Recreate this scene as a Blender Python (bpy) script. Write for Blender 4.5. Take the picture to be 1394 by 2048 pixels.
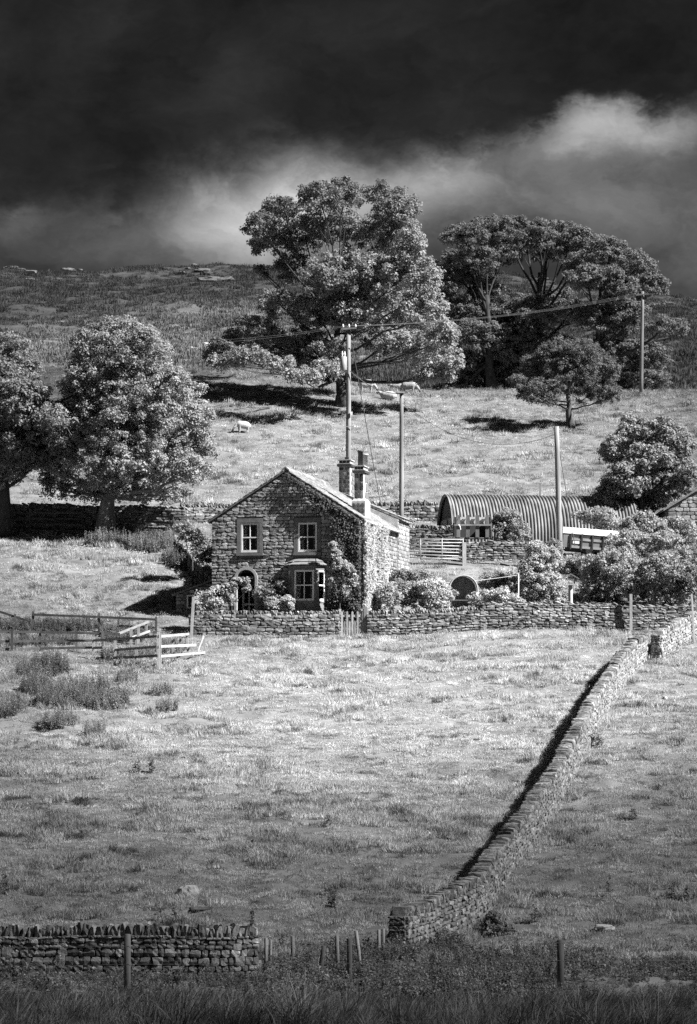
import bpy, bmesh, math, random
import numpy as np
from mathutils import Vector, Matrix, Euler
for o in list(bpy.data.objects): bpy.data.objects.remove(o)
scn = bpy.context.scene
C = scn.collection
R = math.radians

# ------------------------------------------------------------------ camera
FP, CU, CV, HOR = 6150.0, 697.0, 1024.0, 1440.0      # focal length in photo pixels, centre, eye level row
PIT = math.atan((HOR - CV) / FP)
cd = bpy.data.cameras.new('camera'); cam = bpy.data.objects.new('camera', cd); C.objects.link(cam)
cd.sensor_fit = 'VERTICAL'; cd.sensor_height = 36.0; cd.lens = 36.0 * FP / 2048
cd.clip_start = 0.5; cd.clip_end = 9000
cam.location = (0, 0, 0); cam.rotation_euler = (math.pi/2 + PIT, 0, 0)
scn.camera = cam
scn.cycles.max_bounces = 4; scn.cycles.diffuse_bounces = 2; scn.cycles.glossy_bounces = 2; scn.cycles.transmission_bounces = 2; scn.cycles.transparent_max_bounces = 8
scn.cycles.caustics_reflective = False; scn.cycles.caustics_refractive = False; scn.cycles.use_denoising = False
scn.render.resolution_x = 697; scn.render.resolution_y = 1024

# ------------------------------------------------------------------ sun and sky
SUN_EL, SUN_AZ = R(42), R(-22)                       # from the right, just grazing the cottage front
SV = Vector((math.cos(SUN_EL)*math.cos(SUN_AZ), math.cos(SUN_EL)*math.sin(SUN_AZ), math.sin(SUN_EL)))
sl = bpy.data.lights.new('sun', 'SUN'); sl.energy = 5.0; sl.angle = R(0.53); sl.color = (1, 1, 1)
so = bpy.data.objects.new('sun', sl); C.objects.link(so); so.rotation_euler = SV.to_track_quat('Z', 'Y').to_euler()
so.location = (60, 60, 60)
scn.view_settings.view_transform = 'Standard'; scn.view_settings.look = 'None'
scn.view_settings.exposure = 1.9; scn.view_settings.gamma = 1.0

w = bpy.data.worlds.new('World'); scn.world = w; w.use_nodes = True
nt = w.node_tree; nt.nodes.clear()
class NB:
    """small helper for building node trees"""
    def __init__(s, nt): s.nt = nt
    def n(s, t, **k):
        x = s.nt.nodes.new(t)
        for a, b in k.items(): setattr(x, a, b)
        return x
    def put(s, sock, v):
        if isinstance(v, bpy.types.NodeSocket): s.nt.links.new(v, sock)
        else: sock.default_value = v
    def m(s, op, a, b=0.0, c=0.0, clamp=False):
        x = s.n('ShaderNodeMath', operation=op, use_clamp=clamp)
        s.put(x.inputs[0], a); s.put(x.inputs[1], b); s.put(x.inputs[2], c)
        return x.outputs[0]
    def vm(s, op, a, b=(0, 0, 0)):
        x = s.n('ShaderNodeVectorMath', operation=op); s.put(x.inputs[0], a); s.put(x.inputs[1], b)
        return x.outputs['Value'] if op in ('LENGTH', 'DOT_PRODUCT', 'DISTANCE') else x.outputs[0]
    def noise(s, vec, scale, detail=4, rough=.55, dist=0.0):
        x = s.n('ShaderNodeTexNoise'); s.put(x.inputs['Vector'], vec); x.inputs['Scale'].default_value = scale
        x.inputs['Detail'].default_value = detail; x.inputs['Roughness'].default_value = rough; x.inputs['Distortion'].default_value = dist
        return x.outputs['Fac']
    def rng(s, v, a, b, c, d, smooth=False):
        x = s.n('ShaderNodeMapRange', interpolation_type='SMOOTHSTEP' if smooth else 'LINEAR')
        s.put(x.inputs[0], v); 
        for i, q in enumerate((a, b, c, d)): s.put(x.inputs[i+1], q)
        return x.outputs[0]
    def comb(s, x, y, z):
        q = s.n('ShaderNodeCombineXYZ'); s.put(q.inputs[0], x); s.put(q.inputs[1], y); s.put(q.inputs[2], z); return q.outputs[0]

def build_world():
    b = NB(nt)
    tc = b.n('ShaderNodeTexCoord'); sp = b.n('ShaderNodeSeparateXYZ'); nt.links.new(tc.outputs['Generated'], sp.inputs[0])
    az = b.m('ARCTAN2', sp.outputs[0], sp.outputs[1]); el = b.m('ARCSINE', sp.outputs[2])
    dv = b.vm('SCALE', tc.outputs['Generated'])
    dv = tc.outputs['Generated']
    # storm cloud: a dark sheet all round the sky, torn open where the light comes through
    wv = b.comb(az, b.m('MULTIPLY', el, 1.5), 0.0)
    w1 = b.m('SUBTRACT', b.noise(wv, 8, 7, .62), .5); w2 = b.m('SUBTRACT', b.noise(b.vm('ADD', wv, (7, 3, 1)), 8, 7, .62), .5)
    a2 = b.m('MULTIPLY_ADD', w1, .085, az); e2 = b.m('MULTIPLY_ADD', w2, .06, el)
    def blob(u, v, ru, rv, k):
        x = b.m('DIVIDE', b.m('SUBTRACT', a2, math.atan((u-CU)/FP)), ru/FP); y = b.m('DIVIDE', b.m('SUBTRACT', e2, math.atan((HOR-v)/FP)), rv/FP)
        r2 = b.m('ADD', b.m('MULTIPLY', x, x), b.m('MULTIPLY', y, y))
        return b.m('MULTIPLY', b.m('POWER', 2.718, b.m('MULTIPLY', r2, -1.0)), k)
    fbm = b.noise(b.vm('ADD', wv, b.comb(b.m('MULTIPLY', w2, .12), b.m('MULTIPLY', w1, .12), .4)), 22, 9, .62)
    tot = b.rng(b.noise(wv, 6, 6, .6, .2), .38, .75, SKY_BASE[0], SKY_BASE[1])
    U = b.m('MULTIPLY_ADD', a2, FP, CU); V = b.m('MULTIPLY_ADD', e2, -FP, HOR)
    def ss(p, q, k): return b.rng(U, p, q, 0, k, True)
    edge = b.m('ADD', b.m('ADD', ss(150, 430, -110), ss(820, 1000, -45)), b.m('ADD', ss(1030, 1120, -62), 425))   # lower edge of the dark sheet
    wid = b.m('ADD', ss(760, 1040, -130), 185)
    low = b.m('DIVIDE', b.m('ADD', b.m('SUBTRACT', V, edge), b.m('MULTIPLY', b.m('SUBTRACT', fbm, .5), 125)), wid)
    low = b.rng(low, -.5, .6, 0, 1, True)
    glow = b.m('ADD', .02, 0)
    for q in SKY_GLOW: glow = b.m('ADD', glow, blob(*q))
    tot = b.m('ADD', tot, b.m('MULTIPLY', low, glow))
    tot = b.m('MULTIPLY', tot, b.rng(fbm, .25, .75, .48, 1.6))
    # daylight behind the cloud, without colour (the photograph is monochrome)
    sk = b.n('ShaderNodeTexSky', sky_type='NISHITA'); sk.sun_disc = False; sk.sun_elevation = SUN_EL; sk.sun_rotation = R(90) - SUN_AZ
    bw = b.n('ShaderNodeRGBToBW'); nt.links.new(sk.outputs[0], bw.inputs[0])
    day = b.m('MINIMUM', b.m('MAXIMUM', bw.outputs[0], 3.0), 9.0)
    val = b.m('MULTIPLY', tot, day)
    bg = b.n('ShaderNodeBackground'); nt.links.new(val, bg.inputs[0]); bg.inputs[1].default_value = SKY_STRENGTH
    out = b.n('ShaderNodeOutputWorld'); nt.links.new(bg.outputs[0], out.inputs[0])
SKY_STRENGTH = 0.075
SKY_BASE = (.012, .042)
SKY_GLOW = [(560, 420, 190, 115, .55), (860, 340, 130, 75, .24), (1190, 235, 110, 50, .30), (1350, 255, 110, 45, .24), (1130, 330, 260, 110, .08), (1330, 420, 230, 110, .08), (15, 445, 90, 35, .10), (280, 500, 220, 50, .06)]
build_world()

# ------------------------------------------------------------------ ground shape
def vnoise(x, y, seed=0):
    x = np.asarray(x, dtype=np.float64); y = np.asarray(y, dtype=np.float64)
    xi = np.floor(x).astype(np.int64); yi = np.floor(y).astype(np.int64); fx = x-xi; fy = y-yi
    fx = fx*fx*(3-2*fx); fy = fy*fy*(3-2*fy)
    def h(a, b):
        n = (a*374761393 + b*668265263 + seed*974711) & 0xffffffff
        n = ((n ^ (n >> 13))*1274126177) & 0xffffffff
        return ((n ^ (n >> 16)) & 0xffff)/65535.0
    return (h(xi, yi)*(1-fx)+h(xi+1, yi)*fx)*(1-fy)+(h(xi, yi+1)*(1-fx)+h(xi+1, yi+1)*fx)*fy
def sstep(a, b, x): t = np.clip((x-a)/(b-a), 0, 1); return t*t*(3-2*t)
KY = np.array([-60, 0, 20, 45, 60, 70, 80, 88, 147, 163, 175, 190, 205, 216, 225, 236, 262, 330, 420, 520, 600, 628, 690, 1300, 4000.])
KZ = np.array([-1.2, -1.7, -2.7, -4.55, -5.45, -5.85, -6.0, -4.9, 4.0, 8.4, 11.4, 16.0, 21.0, 24.2, 25.7, 26.4, 29.2, 40.0, 56.0, 74.5, 88.0, 90.3, 88.0, 60.0, 0.])
YS = np.linspace(-60, 4000, 40601)
ZS = np.interp(YS, KY, KZ)
_k = np.hanning(61); _k /= _k.sum(); ZS[30:-30] = np.convolve(ZS, _k, 'same')[30:-30]
def gz(x, y, fine=False):
    x = np.asarray(x, dtype=np.float64); y = np.asarray(y, dtype=np.float64)
    z = np.interp(y, YS, ZS)
    z = z - 1.7*sstep(-6, 7, x)*sstep(190, 222, y)*(1-sstep(232, 300, y))
    z = z - 7.0*sstep(8, 75, x)*sstep(380, 600, y)
    z = z - 0.9*sstep(-9, -15, x)*sstep(150, 160, y)*(1-sstep(166, 178, y))*0
    near = 1-sstep(225, 330, y)
    z = z + near*((vnoise(x/9, y/9, 1)-.5)*.5 + (vnoise(x/3.1, y/3.1, 2)-.5)*.16)*sstep(75, 95, y)
    far = 1-near
    z = z + far*((vnoise(x/34, y/34, 3)-.5)*4.5 + (vnoise(x/11, y/11, 4)-.5)*1.4)
    if fine:
        z = z + near*((vnoise(x/1.1, y/.8, 5)-.5)*.34*vnoise(x/6, y/6, 9) + (vnoise(x/.45, y/.35, 6)-.5)*.08)
        z = z + far*((vnoise(x/4, y/4, 7)-.5)*.8)
    return z
def ray(u, v):
    a, c = (u-CU)/FP, (CV-v)/FP
    d = Vector((a, math.cos(PIT)-c*math.sin(PIT), math.sin(PIT)+c*math.cos(PIT)))
    return d
def P(u, v, D): d = ray(u, v); return d*(D/d.y)
def G(u, v, lo=30, hi=900):
    d = ray(u, v); ys = np.linspace(lo, hi, 17401); t = ys/d.y
    f = d.z*t - gz(d.x*t, ys)
    k = np.nonzero((f[:-1] > 0) & (f[1:] <= 0))[0]
    if len(k) == 0: return P(u, v, hi)
    y = ys[k[0]]+ (ys[1]-ys[0])*f[k[0]]/(f[k[0]]-f[k[0]+1])
    return P(u, v, y)
def at(u, D):                       # a point on the ground below column u, D metres away
    x = (u-CU)/FP*D
    return Vector((x, D, float(gz(x, D))))
def top(u, v, D): return P(u, v, D).z

# ------------------------------------------------------------------ materials
MATS = {}
def mat(name, lo, hi, scale=3.0, rough=.9, bump=0.0, bscale=20.0, tone=0.0, rand=0.0, spec=.25, stretch=(1, 1, 1), detail=5, trans=0.0, spots=None, coord='world'):
    m = bpy.data.materials.new(name); m.use_nodes = True; t = m.node_tree; b = NB(t)
    t.nodes.clear()
    if coord == 'world': pos = b.n('ShaderNodeNewGeometry').outputs['Position']
    else: pos = b.n('ShaderNodeTexCoord').outputs['Object']
    p2 = b.vm('MULTIPLY', pos, stretch)
    v = b.rng(b.noise(p2, scale, detail, .6), .3, .7, lo, hi)
    if spots:
        s = b.rng(b.noise(pos, spots[0], 4, .65), spots[1], spots[1]+.08, 0, 1)
        mx = b.n('ShaderNodeMix'); b.put(mx.inputs[0], s); b.put(mx.inputs[2], v); b.put(mx.inputs[3], spots[2]); v = mx.outputs[0]
    if tone:
        a = b.n('ShaderNodeAttribute', attribute_name='tone')
        v = b.m('MULTIPLY', v, b.m('MULTIPLY_ADD', a.outputs['Fac'], tone, 1.0))
    if rand:
        oi = b.n('ShaderNodeObjectInfo'); v = b.m('MULTIPLY', v, b.m('MULTIPLY_ADD', b.m('SUBTRACT', oi.outputs['Random'], .5), 2*rand, 1.0))
    pr = b.n('ShaderNodeBsdfPrincipled'); t.links.new(v, pr.inputs['Base Color'])
    pr.inputs['Roughness'].default_value = rough; pr.inputs['Specular IOR Level'].default_value = spec
    if bump:
        bp = b.n('ShaderNodeBump'); bp.inputs['Strength'].default_value = bump; bp.inputs['Distance'].default_value = .03
        t.links.new(b.noise(p2, bscale, 6, .65), bp.inputs['Height']); t.links.new(bp.outputs[0], pr.inputs['Normal'])
    out = b.n('ShaderNodeOutputMaterial'); sh = pr.outputs[0]
    if trans:
        tr = b.n('ShaderNodeBsdfTranslucent'); t.links.new(v, tr.inputs[0])
        ms = b.n('ShaderNodeMixShader'); ms.inputs[0].default_value = trans
        t.links.new(sh, ms.inputs[1]); t.links.new(tr.outputs[0], ms.inputs[2]); sh = ms.outputs[0]
    t.links.new(sh, out.inputs[0])
    MATS[name] = m
    return m
mat('turf', .09, .22, .7, .95, .6, 14)
mat('grass_blade', .25, .60, .42, .7, rand=.35, trans=.25, spec=.15, spots=(.9, .545, .12))
mat('moor_blade', .10, .20, .02, .8, rand=.5, trans=.15, spec=.1)
mat('tall_blade', .05, .20, .4, .6, rand=.5, trans=.3, spec=.3)
mat('weed_leaf', .08, .24, .6, .6, rand=.45, trans=.25, spec=.3)
mat('nettle_leaf', .11, .25, .6, .6, rand=.4, trans=.25, spec=.3)
mat('stone', .095, .25, 5, .95, .7, 28, tone=.8, rand=.6, spots=(9, .60, .46))
mat('stone_pale', .13, .32, 5, .95, .7, 28, tone=.7, rand=.5, spots=(9, .60, .55))
mat('stone_house', .21, .39, 4, .95, .6, 26, tone=.7, rand=.45, spots=(3, .66, .10))
mat('stone_dark', .05, .13, 4, .95, .6, 26, tone=.7, rand=.5)
mat('mortar', .12, .21, 6, 1, .5, 30)
mat('dressed', .12, .21, 3, .9, .35, 30)
mat('slate', .12, .30, 5, .9, .5, 25, tone=.6, rand=.35)
mat('brick_dark', .030, .075, 5, .9, .5, 25, rand=.5)
mat('brick_mortar', .30, .48, 6, 1, .4, 30)
mat('pot', .45, .6, 6, .8, .2, 20)
mat('pot_dark', .05, .09, 6, .8, .2, 20)
mat('white_paint', .70, .84, 5, .55, .1, 30)
mat('trim', .33, .46, 5, .7, .2, 30)
mat('wood', .16, .34, 3, .85, .5, 30, stretch=(1, 1, .2), rand=.35)
mat('wood_pale', .26, .44, 3, .85, .4, 30, stretch=(1, 1, .3), rand=.15)
mat('wood_dark', .07, .15, 3, .9, .5, 30, stretch=(1, 1, .2), rand=.3)
mat('pole_wood', .13, .30, 2.5, .85, .4, 20, stretch=(3, 3, .15))
mat('bark', .035, .11, 3, .95, .9, 8, stretch=(1, 1, .4))
mat('bark_pale', .12, .26, 3, .95, .9, 8, stretch=(1, 1, .35))
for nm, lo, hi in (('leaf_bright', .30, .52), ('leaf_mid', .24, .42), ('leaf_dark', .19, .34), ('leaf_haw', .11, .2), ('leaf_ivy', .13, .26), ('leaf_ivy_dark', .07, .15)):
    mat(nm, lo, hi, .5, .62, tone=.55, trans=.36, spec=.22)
mat('metal', .24, .36, 4, .45, .1, 20, spec=.5)
mat('sheet', .07, .26, 1.4, .75, .3, 12, stretch=(1, 1, .35), spec=.4)
mat('dark_metal', .03, .07, 4, .6)
mat('trailer_body', .16, .22, 2, .5, .05, 20)
mat('trailer_roof', .75, .85, 2, .4, .05, 20)
mat('porcelain', .6, .75, 4, .35)
mat('fleece', .30, .46, 10, 1, .8, 30)
mat('sheep_face', .10, .2, 10, .9)
mat('rock', .20, .48, 3, .95, .9, 10, rand=.3)
mat('curtain', .45, .6, 3, .9, .2, 20)
mat('door_paint', .4, .52, 4, .6)
mat('wire', .08, .13, 4, .5)
mat('wire_dark', .06, .09, 4, .5)
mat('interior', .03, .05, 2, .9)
def glass_mat():
    m = bpy.data.materials.new('window_glass'); m.use_nodes = True; t = m.node_tree; t.nodes.clear(); b = NB(t)
    fr = b.n('ShaderNodeFresnel'); fr.inputs[0].default_value = 1.5
    a = b.n('ShaderNodeBsdfTransparent'); a.inputs[0].default_value = (.85, .85, .85, 1); g = b.n('ShaderNodeBsdfGlossy'); g.inputs['Roughness'].default_value = .02
    x = b.n('ShaderNodeMixShader'); t.links.new(fr.outputs[0], x.inputs[0]); t.links.new(a.outputs[0], x.inputs[1]); t.links.new(g.outputs[0], x.inputs[2])
    o = b.n('ShaderNodeOutputMaterial'); t.links.new(x.outputs[0], o.inputs[0]); MATS['glass'] = m
glass_mat()

# ------------------------------------------------------------------ object helpers
def tag(o, label, cat=None, group=None, kind=None):
    o['label'] = label
    if cat: o['category'] = cat
    if group: o['group'] = group
    if kind: o['kind'] = kind
    return o
def thing(name, label, cat, loc=(0, 0, 0), rz=0.0, group=None):
    o = bpy.data.objects.new(name, None); C.objects.link(o); o.location = loc; o.rotation_euler = (0, 0, rz); o.empty_display_size = .2
    return tag(o, label, cat, group)
def link(name, me, parent=None, loc=None, rot=None, scale=None):
    o = bpy.data.objects.new(name, me); C.objects.link(o)
    if parent: o.parent = parent
    if loc is not None: o.location = loc
    if rot is not None: o.rotation_euler = rot
    if scale is not None: o.scale = scale
    return o
def np_mesh(name, V, F, m, tone=None, smooth=False):
    """V (n,3) vertices, F (k,q) faces all of q corners"""
    V = np.asarray(V, dtype=np.float32); F = np.asarray(F, dtype=np.int32)
    me = bpy.data.meshes.new(name); me.vertices.add(len(V)); me.vertices.foreach_set('co', V.ravel())
    q = F.shape[1]; me.loops.add(F.size); me.loops.foreach_set('vertex_index', F.ravel())
    me.polygons.add(len(F)); me.polygons.foreach_set('loop_start', np.arange(0, F.size, q, dtype=np.int32))
    me.polygons.foreach_set('loop_total', np.full(len(F), q, dtype=np.int32))
    me.polygons.foreach_set('use_smooth', np.full(len(F), smooth, dtype=bool))
    if tone is not None:
        a = me.attributes.new('tone', 'FLOAT', 'POINT'); a.data.foreach_set('value', np.asarray(tone, dtype=np.float32))
    me.materials.append(MATS[m]); me.update(); me.validate()
    return me
class MB:
    """collects boxes, tubes and prisms into one mesh"""
    def __init__(s, off=(0, 0, 0)): s.v = []; s.f = []; s.off = Vector(off)
    def add(s, vs, fs):
        k = len(s.v); s.v += [Vector(q)-s.off for q in vs]; s.f += [[i+k for i in f] for f in fs]; return s
    def box(s, c, d, rot=None, jit=0.0, rnd=None):
        c = Vector(c); x, y, z = [q/2 for q in d]
        vs = [Vector((a*x, b_*y, e*z)) for a in (-1, 1) for b_ in (-1, 1) for e in (-1, 1)]
        if rot is not None: vs = [rot @ q for q in vs]
        if jit: vs = [q+Vector([(rnd or random).uniform(-jit, jit) for _ in range(3)]) for q in vs]
        return s.add([c+q for q in vs], [(0, 1, 3, 2), (4, 6, 7, 5), (0, 4, 5, 1), (2, 3, 7, 6), (0, 2, 6, 4), (1, 5, 7, 3)])
    def span(s, x0, x1, y0, y1, z0, z1): return s.box(((x0+x1)/2, (y0+y1)/2, (z0+z1)/2), (x1-x0, y1-y0, z1-z0))
    def bar(s, a, b_, wd, th):            # squared timber from a to b
        a, b_ = Vector(a), Vector(b_); d = b_-a
        return s.box((a+b_)/2, (wd, th, d.length), d.to_track_quat('Z', 'Y').to_matrix())
    def tube(s, pts, rad, n=8, cap=True):
        pts = [Vector(p) for p in pts]; rad = rad if hasattr(rad, '__len__') else [rad]*len(pts)
        vs = []; fs = []; prev = None
        for i, p in enumerate(pts):
            d = (pts[min(i+1, len(pts)-1)]-pts[max(i-1, 0)])
            d = d.normalized() if d.length > 1e-9 else Vector((0, 0, 1))
            if prev is None: u = d.orthogonal().normalized()
            else:
                u = prev-d*prev.dot(d); u = u.normalized() if u.length > 1e-6 else d.orthogonal().normalized()
            prev = u; w_ = d.cross(u)
            for k in range(n):
                a = 2*math.pi*k/n; vs.append(p+(u*math.cos(a)+w_*math.sin(a))*rad[i])
        for i in range(len(pts)-1):
            for k in range(n):
                fs.append((i*n+k, i*n+(k+1) % n, (i+1)*n+(k+1) % n, (i+1)*n+k))
        if cap: fs.append(tuple(range(n-1, -1, -1))); fs.append(tuple(range((len(pts)-1)*n, len(pts)*n)))
        return s.add(vs, fs)
    def prism(s, poly, d):                # flat polygon pushed along d
        k = len(poly); d = Vector(d); p = [Vector(q) for q in poly]
        fs = [tuple(range(k-1, -1, -1)), tuple(range(k, 2*k))]+[(i, (i+1) % k, k+(i+1) % k, k+i) for i in range(k)]
        return s.add(p+[q+d for q in p], fs)
    def mesh(s, name, m, smooth=False):
        me = bpy.data.meshes.new(name); me.from_pydata([tuple(q) for q in s.v], [], s.f); me.materials.append(MATS[m])
        b_ = bmesh.new(); b_.from_mesh(me); bmesh.ops.recalc_face_normals(b_, faces=b_.faces); b_.to_mesh(me); b_.free()
        if smooth:
            me.polygons.foreach_set('use_smooth', [True]*len(me.polygons))
        me.update(); return me
    def build(s, name, m, parent=None, smooth=False): return link(name, s.mesh(name, m, smooth), parent)

# ------------------------------------------------------------------ ground sheet
def build_ground():
    ys = np.concatenate([np.arange(-60, 40, 5), np.arange(40, 160, .3), np.arange(160, 236, .5), np.arange(236, 640, 2.5), np.geomspace(640, 3990, 24)])
    ci = np.linspace(-1, 1, 271); co = np.geomspace(1.06, 12, 16)
    cc = np.concatenate([-co[::-1], ci, co])
    half = np.maximum(ys, 10)*.135+4
    X = cc[None, :]*half[:, None]; out = np.abs(cc)[None, :] > 1
    X = X + np.where(out, np.sign(cc)[None, :]*(np.abs(cc)[None, :]-1)*40, 0); Y = np.repeat(ys[:, None], len(cc), 1)
    Z = gz(X, Y, True)
    n, k = X.shape; V = np.stack([X, Y, Z], -1).reshape(-1, 3)
    i = np.arange(n-1)[:, None]*k+np.arange(k-1)[None, :]
    F = np.stack([i, i+1, i+1+k, i+k], -1).reshape(-1, 4)
    o = link('ground', np_mesh('ground', V, F, 'turf', smooth=True)); tag(o, 'grassy hillside rising from the valley field to the moor', kind='structure')
build_ground()

# ------------------------------------------------------------------ out-of-view sheet added between sun and valley; its gaps shape the light pool
def build_light_blocker():
    H = 1000.0; t = H/SV.z; c = Vector((SV.x*t, SV.y*t, H)); n = 41; L = 2000.0
    xs = np.linspace(-L, L, n); X, Y = np.meshgrid(xs, xs); 
    bump = vnoise(X/420, Y/420, 11)*60+vnoise(X/170, Y/170, 12)*35
    edge = np.clip((L-np.maximum(abs(X), abs(Y)))/700, 0, 1)
    Zt = bump*edge+.5; Zb = -bump*.3*edge-.5
    V = np.concatenate([np.stack([X, Y, Zb], -1).reshape(-1, 3), np.stack([X, Y, Zt], -1).reshape(-1, 3)])
    i = (np.arange(n-1)[:, None]*n+np.arange(n-1)[None, :]).ravel()
    Fb = np.stack([i, i+n, i+n+1, i+1], -1); Ft = np.stack([i, i+1, i+n+1, i+n], -1)+n*n
    e = np.concatenate([np.arange(n), np.arange(1, n)*n+n-1, (np.arange(n-2, -1, -1))+n*(n-1), np.arange(n-2, 0, -1)*n]); e2 = np.roll(e, -1)
    Fe = np.stack([e, e2, e2+n*n, e+n*n], -1)
    m = bpy.data.materials.new('light_blocker_mat'); m.use_nodes = True; nt2 = m.node_tree; nt2.nodes.clear(); b = NB(nt2); MATS['light_blocker_mat'] = m
    pos = b.n('ShaderNodeTexCoord').outputs['Object']; sx = b.n('ShaderNodeSeparateXYZ'); nt2.links.new(pos, sx.inputs[0])
    pos = b.comb(b.m('MULTIPLY_ADD', sx.outputs[2], -SV.x/SV.z, sx.outputs[0]), b.m('MULTIPLY_ADD', sx.outputs[2], -SV.y/SV.z, sx.outputs[1]), 0.0)   # the gaps run through the added sheet along the sunlight
    wob = b.vm('ADD', pos, b.comb(b.m('MULTIPLY', b.m('SUBTRACT', b.noise(pos, .03, 1), .5), 12), b.m('MULTIPLY', b.m('SUBTRACT', b.noise(b.vm('ADD', pos, (50, 9, 3)), .03, 1), .5), 12), 0))
    gap = None
    for (gx, gy, rx, ry, k) in BLOCKER_GAPS:
        d = b.vm('MULTIPLY', b.vm('SUBTRACT', wob, (gx, gy, 0)), (1/rx, 1/ry, 0))
        g = b.m('MULTIPLY', b.rng(b.vm('LENGTH', d), 1.25, .55, 0, 1, True), k)
        gap = g if gap is None else b.m('MAXIMUM', gap, g)
    thick = b.rng(b.noise(pos, .012, 1, .6), .3, .7, 1.0, .55)
    T = b.m('SQRT', b.rng(b.m('MAXIMUM', gap, b.m('MULTIPLY', b.m('SUBTRACT', 1.0, thick), .16)), 0, 1, BLOCKER_MIN, 1.0))
    a = b.n('ShaderNodeBsdfTransparent'); df = b.n('ShaderNodeBsdfDiffuse'); df.inputs[0].default_value = (.35, .35, .35, 1)
    x = b.n('ShaderNodeMixShader'); nt2.links.new(T, x.inputs[0]); nt2.links.new(df.outputs[0], x.inputs[1]); nt2.links.new(a.outputs[0], x.inputs[2])
    o = b.n('ShaderNodeOutputMaterial'); nt2.links.new(x.outputs[0], o.inputs[0])
    ob = link('light_blocker', np_mesh('light_blocker', V, np.concatenate([Fb, Ft, Fe]), 'light_blocker_mat', smooth=True), loc=c)
    tag(ob, 'unseen bumpy sheet added to dim the sun outside chosen patches', kind='structure')
BLOCKER_MIN = .19  # share of sun the added sheet passes outside its gaps
BLOCKER_GAPS = [(2, 139, 17.5, 41, 1.0), (-17, 193, 24, 50, .78), (-58, 350, 36, 110, .6), (-12, 246, 24, 26, .32)]  # openings placed where field, hillside, moor and skyline trees are to be lit
build_light_blocker()

# ------------------------------------------------------------------ scattering stuff (grass, nettles) with one geometry-node object each
def scatter(name, label, pts, scl, rot, pick, sources):
    me = bpy.data.meshes.new(name); me.vertices.add(len(pts)); me.vertices.foreach_set('co', np.asarray(pts, dtype=np.float32).ravel())
    for nm, ty, arr, key in (('scl', 'FLOAT_VECTOR', scl, 'vector'), ('rot', 'FLOAT_VECTOR', rot, 'vector'), ('pick', 'INT', pick, 'value')):
        a = me.attributes.new(nm, ty, 'POINT'); a.data.foreach_set(key, np.asarray(arr, dtype=np.int32 if ty == 'INT' else np.float32).ravel())
    o = link(name, me); tag(o, label, kind='stuff')
    g = bpy.data.node_groups.new(name, 'GeometryNodeTree'); g.is_modifier = True
    g.interface.new_socket('Geometry', in_out='INPUT', socket_type='NodeSocketGeometry'); g.interface.new_socket('Geometry', in_out='OUTPUT', socket_type='NodeSocketGeometry')
    gi = g.nodes.new('NodeGroupInput'); go = g.nodes.new('NodeGroupOutput'); ip = g.nodes.new('GeometryNodeInstanceOnPoints'); jn = g.nodes.new('GeometryNodeJoinGeometry')
    for s in reversed(sources):
        oi = g.nodes.new('GeometryNodeObjectInfo'); oi.inputs['Object'].default_value = s; oi.inputs['As Instance'].default_value = True
        g.links.new(oi.outputs['Geometry'], jn.inputs[0])
    def na(nm, ty):
        x = g.nodes.new('GeometryNodeInputNamedAttribute'); x.data_type = ty; x.inputs[0].default_value = nm; return x.outputs[0]
    g.links.new(gi.outputs[0], ip.inputs['Points']); g.links.new(jn.outputs[0], ip.inputs['Instance']); ip.inputs['Pick Instance'].default_value = True
    g.links.new(na('pick', 'INT'), ip.inputs['Instance Index']); g.links.new(na('rot', 'FLOAT_VECTOR'), ip.inputs['Rotation']); g.links.new(na('scl', 'FLOAT_VECTOR'), ip.inputs['Scale'])
    g.links.new(ip.outputs[0], go.inputs[0])
    md = o.modifiers.new('scatter', 'NODES'); md.node_group = g
    return o
def blades(rng, n, rad, h0, h1, wd, lean, m, seg=2, wind=(0, 0)):
    V = []; F = []
    for _ in range(n):
        a = rng.uniform(0, 6.283); r = rad*math.sqrt(rng.random()); x, y = r*math.cos(a), r*math.sin(a)
        h = rng.uniform(h0, h1)*(1-.45*(r/rad)**2); b_ = rng.uniform(0, 6.283); ln = rng.uniform(.2, 1)*lean*h
        dx, dy = math.cos(a)*ln*.6+math.cos(b_)*ln*.5+wind[0]*h, math.sin(a)*ln*.6+math.sin(b_)*ln*.5+wind[1]*h
        c = rng.uniform(0, 6.283); wx, wy = math.cos(c)*wd/2, math.sin(c)*wd/2; k = len(V)
        for s in range(seg+1):
            t = s/seg; q = t*t; ws = 1-.8*t
            V += [(x+dx*q-wx*ws, y+dy*q-wy*ws, h*(t-.25*q*lean)-.02), (x+dx*q+wx*ws, y+dy*q+wy*ws, h*(t-.25*q*lean)-.02)]
        for s in range(seg): F.append((k+2*s, k+2*s+1, k+2*s+3, k+2*s+2))
    return np_mesh('grass_tuft', V, F, m)
def src(me): return bpy.data.objects.new(me.name, me)
rg = random.Random(4)
SHORT = [src(blades(rg, 60, .26, .03, .13, .018, .9, 'grass_blade')) for _ in range(3)]+[src(blades(rg, 90, .24, .10, .30, .018, .8, 'grass_blade')) for _ in range(2)]
MOOR = [src(blades(rg, 70, .55, .10, .38, .05, .8, 'moor_blade')) for _ in range(3)]
TALL = [src(blades(rg, 60, .22, .35, .85, .02, .8, 'tall_blade', 4, (.22, 0))) for _ in range(4)]
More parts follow.
